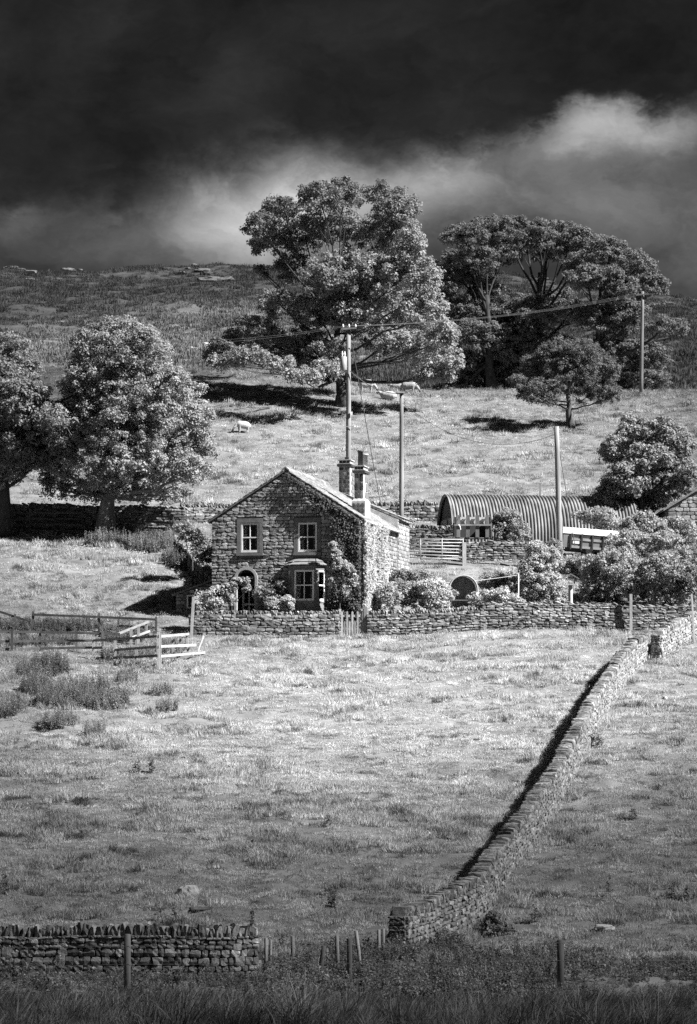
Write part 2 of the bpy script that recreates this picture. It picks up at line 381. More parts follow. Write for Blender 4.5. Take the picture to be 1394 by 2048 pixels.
def stalk(rng, h, n, ls, m, flower=False):
    """upright weed: stem with pairs of drooping leaves"""
    V = []; F = []
    for s in range(rng.randint(2, 4)):
        bx, by = rng.uniform(-.12, .12), rng.uniform(-.12, .12); hh = h*rng.uniform(.65, 1); lx, ly = rng.uniform(-.1, .1)*hh, rng.uniform(-.1, .1)*hh; k = len(V)
        for a in range(3): V.append((bx+.008*math.cos(a*2.1), by+.008*math.sin(a*2.1), -.03))
        for a in range(3): V.append((bx+lx+.004*math.cos(a*2.1), by+ly+.004*math.sin(a*2.1), hh))
        for a in range(3): F.append((k+a, k+(a+1) % 3, k+3+(a+1) % 3, k+3+a))
        for j in range(n):
            t = .12+.88*j/n+rng.uniform(-.03, .03); an = rng.uniform(0, 6.283); L = ls*(1.25-.75*t)*rng.uniform(.7, 1.2); x, y, z = bx+lx*t, by+ly*t, hh*t
            c, s_ = math.cos(an), math.sin(an); wv = L*.26; up = rng.uniform(-.25, .45)*L; k = len(V)
            V += [(x, y, z), (x+c*L*.5-s_*wv, y+s_*L*.5+c*wv, z+up+.02), (x+c*L, y+s_*L, z+up*.4-.05*L), (x+c*L*.5+s_*wv, y+s_*L*.5-c*wv, z+up+.02)]; F.append((k, k+1, k+2, k+3))
        if flower:
            for _ in range(8):
                k = len(V); x, y, z = bx+lx+rng.uniform(-.04, .04), by+ly+rng.uniform(-.04, .04), hh+rng.uniform(-.06, .05); d = .022
                V += [(x-d, y, z), (x, y-d, z+d), (x+d, y, z), (x, y+d, z-d)]; F.append((k, k+1, k+2, k+3))
    return np_mesh('weed', V, F, m)
NETTLE = [src(stalk(rg, .85, 14, .13, 'nettle_leaf')) for _ in range(4)]
WEED = [src(stalk(rg, .6, 9, .20, 'weed_leaf')) for _ in range(4)]
NPR = np.random.default_rng(7)
KEEP_OUT = []                       # world rectangles (under buildings) without grass
def frust(D0, D1, dens, margin=1.5, ulo=0, uhi=1394):
    a0, a1 = (ulo-CU)/FP, (uhi-CU)/FP; n = int(dens*((D0+D1)/2*(a1-a0)+2*margin)*(D1-D0))
    y = np.sqrt(NPR.uniform(D0*D0, D1*D1, n)); x = NPR.uniform(0, 1, n)*(y*(a1-a0)+2*margin)+y*a0-margin
    return x, y
def grassfield(name, label, x, y, s0, s1, npick, sources, tilt=.25, power=1.0, zfine=True):
    n = len(x); z = gz(x, y, zfine); s = s0+(s1-s0)*NPR.random(n)**power
    scl = np.stack([s, s, s*NPR.uniform(.7, 1.3, n)], -1)
    rot = np.stack([NPR.normal(0, tilt, n), NPR.normal(0, tilt, n), NPR.uniform(0, 6.283, n)], -1)
    return scatter(name, label, np.stack([x, y, z], -1), scl, rot, NPR.integers(0, npick, n), sources)
def build_grass():
    x, y = frust(76, 160, 13); x2, y2 = frust(160, 236, 6)
    x3, y3 = frust(76, 118, 9)
    x = np.concatenate([x, x2, x3]); y = np.concatenate([y, y2, y3])
    n = len(x); z = gz(x, y, True); cl = vnoise(x/2.3, y/1.6, 21)*.6+vnoise(x/.8, y/.6, 22)*.4
    tall = cl > .57+.10*NPR.random(n)
    s = np.where(tall, 1.15, .95)*(.75+.5*NPR.random(n))*np.where(y > 160, 1.35, 1.0)
    pick = np.where(tall, NPR.integers(3, 5, n), NPR.integers(0, 3, n))
    ok = np.ones(n, bool)
    for (cx, cy, ang, w_, d_) in KEEP_OUT:
        dx, dy = x-cx, y-cy; lx = dx*math.cos(ang)+dy*math.sin(ang); ly = -dx*math.sin(ang)+dy*math.cos(ang)
        ok &= ~((lx > -.2) & (lx < w_+.2) & (ly > -.2) & (ly < d_+.2))
    scl = np.stack([s, s, s*NPR.uniform(.6, 1.2, n)], -1); rot = np.stack([NPR.normal(0, .2, n), NPR.normal(0, .2, n), NPR.uniform(0, 6.283, n)], -1)
    scatter('pasture_grass', 'short tussocky pasture grass covering the fields', np.stack([x, y, z], -1)[ok], scl[ok], rot[ok], pick[ok], SHORT)
    x, y = frust(236, 640, 1.2, 6); k = NPR.random(len(x)) < np.interp(y, [236, 400, 640], [1, .55, .3]); x, y = x[k], y[k]
    grassfield('moor_grass', 'rough dark heather and bent grass on the moor', x, y, 1.0, 2.6, 3, MOOR, .2, 2, True)
    x, y = frust(44, 60, 17, 1); n = len(x); cl = vnoise(x/.9, y/1.2, 41)*.6+vnoise(x/.35, y/.4, 42)*.4; s = (.20+1.0*np.clip((cl-.3)/.45, 0, 1)**1.3*NPR.uniform(.6, 1.15, n))*np.interp(y, [44, 50, 60], [1, .8, .5])
    scatter('verge_grass', 'tall windblown grass along the bottom verge', np.stack([x, y, gz(x, y)], -1), np.stack([s*1.1, s*1.1, s], -1), np.stack([NPR.normal(0, .2, n), NPR.normal(0, .2, n), NPR.uniform(-.9, .9, n)], -1), NPR.integers(0, 4, n), TALL)
    x, y = frust(57, 77, 7, 1)
    x3, y3 = frust(56, 80, 10, 1); 
    wgt = vnoise(x3/1.7, y3/2.3, 31); k = (wgt > .35) & ((x3/y3 > -.028) | (NPR.random(len(x3)) < .35)); x3, y3 = x3[k], y3[k]
    grassfield('bank_grass', 'tangled longer grass on the bank behind the fence', x, y, .12, .36, 4, TALL, .35)
    grassfield('verge_weeds', 'low leafy weeds mixed through the verge grass', x3, y3, .35, .8, 4, WEED, .2)
def nettles(name, label, poly_px, n, s0, s1, seed, sources=None):
    """poly_px: ellipses (u, v, ru, rv) on the ground"""
    r = np.random.default_rng(seed); X = []; Y = []
    for (u, v, ru, rv) in poly_px:
        k = max(3, int(n*ru*rv/sum(q[2]*q[3] for q in poly_px)))
        c = G(u, v); e = G(u, v-rv); f = G(u, v+rv); rx = ru/FP*c.y
        a = r.uniform(0, 6.283, k); q = np.sqrt(r.random(k)); X.append(c.x+rx*q*np.cos(a)); t = q*np.sin(a)
        Y.append(np.where(t > 0, c.y+t*(e.y-c.y), c.y+t*(c.y-f.y)))
    x = np.concatenate(X); y = np.concatenate(Y); m = len(x); s = r.uniform(s0, s1, m)
    return scatter(name, label, np.stack([x, y, gz(x, y)], -1), np.stack([s, s, s*r.uniform(.75, 1.2, m)], -1), np.stack([r.normal(0, .12, m), r.normal(0, .12, m), r.uniform(0, 6.28, m)], -1), r.integers(0, 4, m), sources or NETTLE)

# ------------------------------------------------------------------ stones
def stone_variants(name, m, k, seed, rough=.13):
    out = []; r = random.Random(seed)
    for _ in range(k):
        b = bmesh.new(); bmesh.ops.create_cube(b, size=1); bmesh.ops.subdivide_edges(b, edges=b.edges, cuts=1, use_grid_fill=True)
        for v in b.verts:
            z = sum(abs(q) > .1 for q in v.co)
            v.co *= {1: 1.0, 2: .95, 3: .84}[z] if z else 1
            v.co += Vector([r.uniform(-rough, rough)*.5 for _ in range(3)])
        me = bpy.data.meshes.new(name); b.to_mesh(me); b.free(); me.materials.append(MATS[m]); out.append(me)
    return out
def emit(parent, name, variants, pieces, nobj, stuff_name, toff=(0, 0, 0)):
    """pieces: (matrix in parent space, weight). The nobj heaviest become objects, the rest one stuff part."""
    pieces.sort(key=lambda q: -q[1]); r = random.Random(len(pieces))
    for mtx, _ in pieces[:nobj]:
        o = bpy.data.objects.new(name, r.choice(variants)); C.objects.link(o); o.parent = parent; o.matrix_local = mtx
    rest = pieces[nobj:]
    if rest:
        base = []
        for me in variants:
            V = np.empty(len(me.vertices)*3, dtype=np.float32); me.vertices.foreach_get('co', V); V = V.reshape(-1, 3)
            base.append((np.c_[V, np.ones(len(V))], np.array([p.vertices[:] for p in me.polygons])))
        Vs = []; Fs = []; T = []; k = 0
        for mtx, _ in rest:
            V, F = r.choice(base); Vs.append((V @ np.array(mtx).T)[:, :3]); Fs.append(F+k); k += len(V); T.append(np.full(len(V), r.uniform(-.5, .6)))
        me = np_mesh(stuff_name, np.concatenate(Vs), np.concatenate(Fs), variants[0].materials[0].name, np.concatenate(T))
        o = link(stuff_name, me, parent); o['kind'] = 'stuff'
PSTONES = stone_variants('stone', 'stone_pale', 10, 6); PCOPES = stone_variants('cope', 'stone_pale', 10, 7, .16)
STONES = stone_variants('stone', 'stone', 10, 3); COPES = stone_variants('cope', 'stone', 10, 5, .16)
HSTONES = stone_variants('stone', 'stone_house', 10, 8, .10); DSTONES = stone_variants('stone', 'stone_dark', 8, 9)
def catmull(pts, step):
    out = []
    for i in range(len(pts)-1):
        p0, p1, p2, p3 = pts[max(i-1, 0)], pts[i], pts[i+1], pts[min(i+2, len(pts)-1)]
        n = max(2, int((p2-p1).length/step))
        for k in range(n):
            t = k/n; out.append(.5*((2*p1)+(p2-p0)*t+(2*p0-5*p1+4*p2-p3)*t*t+(3*p1-p0-3*p2+p3)*t**3))
    out.append(pts[-1]); return out
def stone_wall(label, path, height, thick=.5, sw=(.2, .5), sh=(.09, .17), cope=(.07, .15, .28), nface=300, ncope=300, seed=1, side=-1, name='dry_stone_wall', hvar=.04, variants=None, copes=None, bothcount=True, cap=None, group=None, endcap=True):
    """path: ground points; side -1: the face shown to the camera is to the right of travel"""
    r = random.Random(seed); variants = variants or STONES; copes = copes or COPES
    pts = catmull([Vector((p.x, p.y, 0)) for p in path], .25); S = [0]
    for a, b in zip(pts, pts[1:]): S.append(S[-1]+(b-a).length)
    S = np.array(S); PX = np.array([p.x for p in pts]); PY = np.array([p.y for p in pts]); Ln = S[-1]
    ZG = gz(PX, PY); ZG = np.convolve(np.pad(ZG, 6, 'edge'), np.ones(13)/13, 'valid')
    def fr(s):
        x = np.interp(s, S, PX); y = np.interp(s, S, PY); z = np.interp(s, S, ZG); e = .3
        d = Vector((np.interp(s+e, S, PX)-np.interp(s-e, S, PX), np.interp(s+e, S, PY)-np.interp(s-e, S, PY), 0)).normalized()
        sl = (np.interp(min(s+e, Ln), S, ZG)-np.interp(max(s-e, 0), S, ZG))/max(1e-3, min(s+e, Ln)-max(s-e, 0))
        return Vector((x, y, z)), d, sl
    mid = fr(Ln/2)[0]; root = thing(name, label, 'stone wall', mid, 0, group)
    hoff = lambda s: hvar*(math.sin(s*1.3+seed)+.6*math.sin(s*3.1+2*seed))
    ch = cope[2] if cope else 0; bodyh = height-ch; mb = MB(mid); prev = None
    ns = max(2, int(Ln/.5)); vs = []; fs = []
    for i in range(ns+1):
        s = Ln*i/ns; s = min(max(s, .06), Ln-.06); p, d, sl = fr(s); nrm = Vector((d.y, -d.x, 0)); hh = bodyh+hoff(s)
        for q, z in ((-.5, -.3), (.5, -.3), (.40, hh-.02), (-.40, hh-.02)): vs.append(p+nrm*q*(thick-.14)+Vector((0, 0, z)))
        if i:
            k = 4*i
            for a in range(4): fs.append((k-4+a, k-4+(a+1) % 4, k+(a+1) % 4, k+a))
    fs += [(3, 2, 1, 0), tuple(range(4*ns, 4*ns+4))]
    mb.add(vs, fs); mb.build('core', 'mortar', root)
    front = []; back = []
    def rowstones(sd, lst, sw=sw, sh=sh):
        z = -.12
        while z < bodyh-.03:
            h = r.uniform(*sh); h = min(h, bodyh-z+.02); s = -r.uniform(0, .15)
            while s < Ln-.03:
                L = min(r.uniform(*sw)*(1.0 if h > .1 else .8), Ln-s+.03)
                if L > .07:
                    sm = s+L/2; p, d, sl = fr(sm); nrm = Vector((d.y, -d.x, 0)); t = (z+h/2)/max(bodyh, .1)
                    off = (thick/2-.02)*(1-.14*t); hh = (bodyh+hoff(sm))/bodyh
                    c = p-mid+nrm*sd*-1*(off-.06+r.uniform(-.025, .02))+Vector((0, 0, (z+h/2)*hh))
                    ang = math.atan2(d.y, d.x)
                    big = 1.5 if r.random() < .07 else 1.0; M = Matrix.Translation(c) @ Matrix.Rotation(ang+r.uniform(-.1, .1), 4, 'Z') @ Matrix.Rotation(-math.atan(sl)+r.uniform(-.13, .13), 4, 'Y') @ Matrix.Diagonal((L*.97*(.8+.2*big), .24*(.9+.15*big), h*.96*hh*big, 1))
                    dist = (c+mid).y; lst.append((M, L*h*(1 if r.random() > .05 else .5)/dist**2*(1.0 if t > .15 else .3)))
                s += L
            z += h
    rowstones(side, front); rowstones(-side, back, (sw[0]*1.7, sw[1]*1.7), (sh[0]*1.5, sh[1]*1.5))
    if endcap:
        for s_end, sg in ((0, -1), (Ln, 1)):
            p, d, sl = fr(s_end); nrm = Vector((d.y, -d.x, 0)); z = -.12
            while z < bodyh-.02:
                h = min(r.uniform(*sh), bodyh-z+.02); q = -thick*.42
                while q < thick*.40:
                    L = min(r.uniform(*sw)*.7, thick*.44-q)
                    if L > .06:
                        c = p-mid+nrm*(q+L/2)*(1-.12*z/bodyh)+d*sg*.0+Vector((0, 0, z+h/2))
                        M = Matrix.Translation(c) @ Matrix.Rotation(math.atan2(nrm.y, nrm.x), 4, 'Z') @ Matrix.Diagonal((L*.97, .22, h*.96, 1)); front.append((M, L*h/p.y**2))
                    q += max(L, .06)
                z += h
    emit(root, 'stone', variants, front, nface, 'small_stones')
    emit(root, 'stone', variants, back, 0, 'rear_stones')
    if cope:
        lst = []; s = 0
        while s < Ln:
            L = r.uniform(cope[0], cope[1]); sm = min(s+L/2, Ln); p, d, sl = fr(sm); hh = cope[2]*r.uniform(.72, 1.18)
            lean = r.uniform(-.05, .4)
            M = Matrix.Translation(p-mid+Vector((0, 0, bodyh+hoff(sm)+hh*.42))) @ Matrix.Rotation(math.atan2(d.y, d.x)+r.uniform(-.15, .15), 4, 'Z') @ Matrix.Rotation(-math.atan(sl)+lean, 4, 'Y') @ Matrix.Diagonal((L*.98, thick*r.uniform(.72, .95), hh, 1))
            lst.append((M, L*hh/p.y**2)); s += L*.97
        emit(root, 'coping_stone', copes, lst, ncope, 'small_coping_stones')
    return root

# ------------------------------------------------------------------ foliage
def leaf_quads(pts, nrm, size, r, aspect=.62):
    n = len(pts); a = r.normal(size=(n, 3)); t = np.cross(nrm, a); t /= np.linalg.norm(t, axis=1)[:, None]+1e-9; b = np.cross(nrm, t)
    L = size*r.uniform(.65, 1.3, n)[:, None]*.5; W = L*aspect; fold = nrm*L*.18
    V = np.stack([pts-t*L, pts-b*W+fold, pts+t*L, pts+b*W+fold], 1).reshape(-1, 3)
    F = np.arange(4*n).reshape(-1, 4); return V, F
def unit(r, n): v = r.normal(size=(n, 3)); return v/np.linalg.norm(v, axis=1)[:, None]
def puff_leaves(r, centres, prad, per, size, flat=.65, up=.55):
    n = len(centres)*per; c = np.repeat(centres, per, 0); pr = np.repeat(prad, per)
    d = unit(r, n); d[:, 2] = np.where((d[:, 2] < -.2) & (r.random(n) < .5), -d[:, 2]*.8, d[:, 2]); q = r.random(n)**.4
    off = d*(q*pr)[:, None]; off[:, 2] *= flat; nr = d+np.array([0, 0, up])+r.normal(size=(n, 3))*.55; nr /= np.linalg.norm(nr, axis=1)[:, None]
    V, F = leaf_quads(c+off, nr, size, r); ton = np.repeat(np.repeat(r.uniform(-.5, .5, len(centres)), per)*.6+r.uniform(-.5, .5, n)*.5, 4)
    return V, F, ton
def plant(name, label, cat, base, D, blobs, leaf='leaf_mid', size=.2, pr=.6, per=60, dens=1.0, trunk_r=.35, trunk_mat='bark', seed=1, lean=0, depth=None, group=None, trunk_top=None, flat=.85, droop=0, inner=.35, limbs=True, limb_k=1.0):
    """blobs: (u, v, ru, rv[, depth offset]) crown masses seen in the photograph, given true depth round distance D"""
    r = np.random.default_rng(seed); rr = random.Random(seed); k = D/FP
    base = Vector(base); root = thing(name, label, cat, base, 0, group)
    cen = []; rad = []; allp = []; allr = []
    for i, q in enumerate(blobs):
        u, v, ru, rv = q[:4]; rd = (ru+rv)/2*k*1.05
        off = q[4] if len(q) > 4 else (r.uniform(-.5, .5) * (depth if depth else rd*1.6))
        c = np.array(P(u, v, D+off)); cen.append(c); rad.append((ru*k, rd, rv*k))
        area = (ru*k*rd*rv*k)**(2/3.)*12.5
        m = max(4, int(2.2*dens*area/(pr*pr*2.6)))
        d = unit(r, m); d[:, 2] = np.where((d[:, 2] < -.3) & (r.random(m) < .45), -d[:, 2], d[:, 2]); sh = np.where(r.random(m) < inner, r.uniform(.25, .8, m), r.uniform(.8, 1.0, m))
        p = c+d*np.array(rad[-1])*sh[:, None]; allp.append(p); allr.append(np.full(m, pr)*r.uniform(.6, 1.15, m))
    cp = np.concatenate(allp); cr = np.concatenate(allr); gr = gz(cp[:, 0], cp[:, 1]); ok = cp[:, 2] > gr+.1; cp, cr = cp[ok], cr[ok]
    V, F, ton = puff_leaves(r, cp, cr, int(per*1.5), size, flat)
    link('crown', np_mesh('crown', V-np.array(base), F, leaf, ton), root)
    # trunk, limbs and branches
    mb = MB(base); cc = np.mean(cen, 0)
    tt = Vector(trunk_top) if trunk_top else Vector((base.x*.55+cc[0]*.45, base.y*.6+cc[1]*.4, base.z+(cc[2]-base.z)*.8))
    nseg = 7; tp = []; tr = []
    for i in range(nseg+1):
        t = i/nseg; p = base.lerp(tt, t)+Vector((rr.uniform(-1, 1), rr.uniform(-1, 1), 0))*trunk_r*.28*(0 if i == 0 else 1); p.z -= .35 if i == 0 else 0
        tp.append(p); tr.append(trunk_r*(1.55 if i == 0 else 1.12 if i == 1 else 1-.6*t))
    mb.tube(tp, tr, 12)
    def limb(a, b, r0, r1, n=6):
        d = b-a; mid = a.lerp(b, .5)+Vector((0, 0, -.10*d.length))+Vector([rr.uniform(-.1, .1)*d.length for _ in range(3)]); ps = []; rs = []
        for i in range(n+1):
            t = i/n; ps.append((1-t)**2*a+2*t*(1-t)*mid+t*t*b+Vector([rr.uniform(-.02, .02)*d.length*(0 < i < n) for _ in range(3)])); rs.append(r0+(r1-r0)*t)
        mb.tube(ps, rs, 6); return ps
    if limbs:
        for i, c in enumerate(cen):
            c = Vector(c); t = min(.98, max(.35, (c.z-base.z)/(tt.z-base.z+1e-6)*.62)); j = min(nseg-1, int(t*nseg)); a = tp[j].lerp(tp[j+1], t*nseg-j)
            ps = limb(a, c, tr[j]*.34*limb_k, trunk_r*.09*limb_k)
            ap = allp[i]
            for _ in range(min(len(ap), 6)):
                e = Vector(ap[rr.randrange(len(ap))])
                limb(ps[rr.randint(3, 6)], e, trunk_r*.07*limb_k, trunk_r*.02, 4)
    mb.build('trunk', trunk_mat, root, True)
    return root

# ================================================================== the cottage
TH = R(11.5); HW, HL = 7.40, 9.5
RC = P(721, 1038, 148.3)                                    # front right corner at the eaves
ux = Vector((math.cos(TH), -math.sin(TH), 0)); uy = Vector((math.sin(TH), math.cos(TH), 0))
HO = Vector((RC.x, RC.y, 0)) - ux*HW; 
HO.z = float(gz(HO.x+3.6, HO.y-.7)) - .1
HE = RC.z - HO.z; HA = HE + 2.36                            # eaves and ridge heights
def FL(u, v, y=0.0):
    """pixel to (x, z) on the plane of the gable front (y metres behind it)"""
    d = ray(u, v); o = HO+uy*y; t = uy.dot(o)/uy.dot(d); q = d*t-HO
    return q.dot(ux), q.z
def FR(u0, v0, u1, v1, y=0.0):
    a = FL(u0, v1, y); b = FL(u1, v0, y); return a[0], b[0], a[1], b[1]
KEEP_OUT.append((HO.x, HO.y, -TH, HW, 12.5))
cot = thing('cottage', 'stone cottage with ivied gable, bay window and two chimneys', 'house', HO, -TH)
win_px = [(482, 1046, 518, 1105), (596, 1045, 634, 1104)]
WIN = [FR(*q) for q in win_px]
BAYO = FR(590, 1132, 640, 1212)
ax0, ax1, _, atop = FR(474, 1139, 511, 1250); arch_c = (ax0+ax1)/2; arch_r = (ax1-ax0)/2; spring = atop-arch_r
def build_walls():
    T = .42; yf = .05
    ops = [(a-.02, b+.02, c-.02, d+.02) for a, b, c, d in WIN]+[BAYO, (ax0, ax1, -1.5, atop)]
    xs = sorted({0.0, HW}|{q for o in ops for q in o[:2]}); mb = MB()
    for x0, x1 in zip(xs, xs[1:]):
        z = -1.5
        for o in sorted([o for o in ops if o[0] < (x0+x1)/2 < o[1]], key=lambda o: o[2]):
            if o[2] > z: mb.span(x0, x1, yf, T, z, o[2])
            z = o[3]
        mb.span(x0, x1, yf, T, z, HE)
    mb.prism([(0, yf, HE), (HW, yf, HE), (HW/2, yf, HA)], (0, T-yf, 0))
    k = 10                                                      # spandrels of the arch
    for i in range(k):
        a0, a1 = math.pi*i/k, math.pi*(i+1)/k
        p = [(arch_c+arch_r*math.cos(a0), yf, spring+arch_r*math.sin(a0)), (arch_c+arch_r*math.cos(a1), yf, spring+arch_r*math.sin(a1))]
        mb.prism([p[0], p[1], (p[1][0], yf, atop+.001), (p[0][0], yf, atop+.001)], (0, T-yf, 0))
    mb.build('front_wall', 'mortar', cot)
    m = MB(); m.span(.05, T, T, HL-T, -1.5, HE-.02); m.build('side_wall', 'mortar', cot)
    m = MB(); m.span(HW-T, HW-.05, T, HL-T, -1.5, HE-.02); m.build('side_wall', 'mortar', cot)
    m = MB(); m.span(.05, HW-.05, HL-T, HL-.05, -1.5, HE-.02); m.prism([(0.05, HL-T, HE-.02), (HW-.05, HL-T, HE-.02), (HW/2, HL-T, HA)], (0, T-.05, 0)); m.build('rear_wall', 'mortar', cot)
    m = MB(); m.span(T+.01, HW-T-.01, T+.01, HL-T-.01, HE*.52, HE*.55); m.span(T+.01, HW-T-.01, T+.01, HL-T-.01, -.1, 0); m.span(T+.01, HW-T-.01, 3.2, 3.3, .02, HE*.51); m.span(T+.01, HW-T-.01, 3.2, 3.3, HE*.56, HE-.1); m.build('inner_floor_and_partition', 'interior', cot)
    # individually laid stones of the gable
    r = random.Random(12); pcs = []
    sur = [(a-.2, b+.2, c-.2, d+.25) for a, b, c, d in WIN]+[BAYO]
    z = -.4
    while z < HA-.12:
        h = r.uniform(.12, .20); zm = z+h/2; lo, hi = 0.0, HW
        if z+h > HE: t = (z+h-HE)/(HA-HE); lo, hi = HW/2*t, HW-HW/2*t
        bl = [(o[0], o[1]) for o in sur if o[2] < z+h-.03 and o[3] > z+.03]
        zz = zm-spring; ro = arch_r+.13
        if zm < spring: bl.append((arch_c-ro, arch_c+ro))
        elif zz < ro: q = math.sqrt(ro*ro-zz*zz); bl.append((arch_c-q, arch_c+q))
        bl.sort(); x = lo; segs = []
        for a, b in bl:
            if a > x: segs.append((x, min(a, hi)))
            x = max(x, b)
        if x < hi: segs.append((x, hi))
        for a, b in segs:
            x = a
            while x < b-.05:
                L = r.uniform(.18, .42)*(1.25 if r.random() < .12 else 1)
                if b-x-L < .12: L = b-x
                M = Matrix.Translation((x+L/2, .055+r.uniform(-.02, .014), zm+r.uniform(-.012, .012))) @ Matrix.Rotation(r.uniform(-.02, .02), 4, 'Y') @ Matrix.Diagonal((L-.012, .17, h-.012, 1))
                hid = (x > HW*.83 and zm < HE) or zm < 1.0
                pcs.append((M, L*h*(.2 if hid else 1))); x += L
        z += h
    emit(cot, 'stone', HSTONES, pcs, 300, 'small_front_stones')
    pcs = []; z = -.9
    while z < HE-.1:
        h = min(r.uniform(.15, .24), HE-z); y = .05
        while y < HL-.05:
            L = min(r.uniform(.25, .55), HL-y)
            if L > .06: pcs.append((Matrix.Translation((HW-.075+r.uniform(-.012, .015), y+L/2, z+h/2)) @ Matrix.Diagonal((.17, L-.022, h-.022, 1)), L*h))
            y += L
        z += h
    emit(cot, 'stone', STONES, pcs, 0, 'side_stones')
build_walls()
def arch_trim():
    m = MB(); k = 14; ro, ri = arch_r+.13, arch_r-.005; yf, yb = -.09, .16
    pr = [(arch_c+math.cos(math.pi*i/k), spring+math.sin(math.pi*i/k)) for i in range(k+1)]
    for i in range(k):
        a0, a1 = math.pi*i/k, math.pi*(i+1)/k
        q = [(arch_c+rr*math.cos(a), yf, spring+rr*math.sin(a)) for rr, a in ((ri, a0), (ro, a0), (ro, a1), (ri, a1))]
        m.prism(q, (0, yb-yf, 0))
    d = m.build('door_arch', 'trim', cot)
    for x in (arch_c-ro, arch_c+ri):
        j = MB(); j.span(x, x+.135, yf, yb, -.3, spring-.003); j.build('arch_jamb', 'trim', d)
    m = MB(); y0 = 1.0                                         # porch lining with the door set back
    m.span(ax0-.1, ax0-.01, .43, y0+.1, -.3, atop+.1); m.span(ax1+.01, ax1+.1, .43, y0+.1, -.3, atop+.1); m.span(ax0-.1, ax1+.1, .43, y0+.1, atop+.11, atop+.2); m.span(ax0-.1, ax1+.1, y0+.11, y0+.2, -.3, atop+.2)
    m.span(ax0-.1, ax1+.1, -.1, y0+.1, -.5, -.31)
    m.build('porch_lining', 'interior', cot)
    m = MB(); w0, w1 = ax0+.1, ax1-.1; zt = spring+.15
    for x in (w0, w1-.11): m.span(x, x+.11, .62, .67, -.28, zt)
    for za, zb in ((-.28, .75), (1.15, 1.24), (zt-.11, zt)): m.span(w0+.112, w1-.112, .622, .668, za, zb)
    m.span((w0+w1)/2-.03, (w0+w1)/2+.03, .625, .665, .752, zt-.112)
    dr = m.build('door', 'door_paint', cot)
    m = MB(); m.span(w0+.1, w1-.1, .642, .648, .75, zt-.1); m.build('pane', 'glass', dr)
    m = MB(); m.tube([(w1-.06, .60, .95), (w1-.06, .56, .95), (w1-.16, .56, .95)], .012, 6); m.build('handle', 'metal', dr)
arch_trim()
def sash(parent, x0, x1, y, z0, z1, org=Vector((0, 0, 0)), rot=0.0, curtains=True, bars=(2, 2)):
    """white sash window; x0..x1 along the wall, drawn in a frame placed at org and turned by rot"""
    Rm = Matrix.Translation(org) @ Matrix.Rotation(rot, 4, 'Z')
    def mk(name, m, par):
        me = m; o = link(name, me, par); 
        if par is cot: o.matrix_local = Rm
        return o
    f = .085; m = MB(); m.span(x0, x0+f, y-.05, y+.05, z0, z1); m.span(x1-f, x1, y-.05, y+.05, z0, z1); m.span(x0+f, x1-f, y-.048, y+.048, z0, z0+f*1.3); m.span(x0+f, x1-f, y-.048, y+.048, z1-f, z1)
    wo = mk('window', m.mesh('window', 'white_paint'), parent)
    w_, h_ = (x1-x0-2*f)/bars[0], (z1-z0-2.3*f)/bars[1]; xa, za = x0+f, z0+1.3*f
    for i in range(1, bars[0]):
        m = MB(); m.span(xa+i*w_-.022, xa+i*w_+.022, y-.03, y+.03, za, z1-f); mk('glazing_bar', m.mesh('glazing_bar', 'white_paint'), wo)
    for j in range(1, bars[1]):
        for i in range(bars[0]):
            m = MB(); m.span(xa+i*w_+(.023 if i else 0), xa+(i+1)*w_-(.023 if i < bars[0]-1 else 0), y-.04, y+.03, za+j*h_-.028, za+j*h_+.028); mk('meeting_rail', m.mesh('meeting_rail', 'white_paint'), wo)
    for i in range(bars[0]):
        for j in range(bars[1]):
            m = MB(); m.span(xa+i*w_+.002, xa+(i+1)*w_-.002, y+.004, y+.010, za+j*h_+.002, za+(j+1)*h_-.002); mk('pane', m.mesh('pane', 'glass'), wo)
    if curtains:
        for a, b in ((xa, xa+(x1-x0)*.2), (x1-f-(x1-x0)*.13, x1-f)):
            m = MB(); n = 9
            for i in range(n):
                q0, q1 = a+(b-a)*i/n, a+(b-a)*(i+1)/n; m.span(q0, q1-.001, y+.12+(.03 if i % 2 else 0), y+.15+(.03 if i % 2 else 0), z0+.02, z1-.03)
            mk('curtain', m.mesh('curtain', 'curtain'), wo)
    return wo
for (a, b, c, d) in WIN:
    wo = sash(cot, a, b, .035, c, d)
    for nm, q in (('lintel', (a-.2, b+.2, d+.022, d+.24)), ('sill', (a-.22, b+.22, c-.16, c-.022)), ('jamb', (a-.2, a-.022, c-.02, d+.02)), ('jamb', (b+.022, b+.2, c-.02, d+.02))):
        m = MB(); m.span(q[0], q[1], -.035 if nm != 'sill' else -.10, .3, q[2], q[3]); m.build(nm, 'dressed', wo)
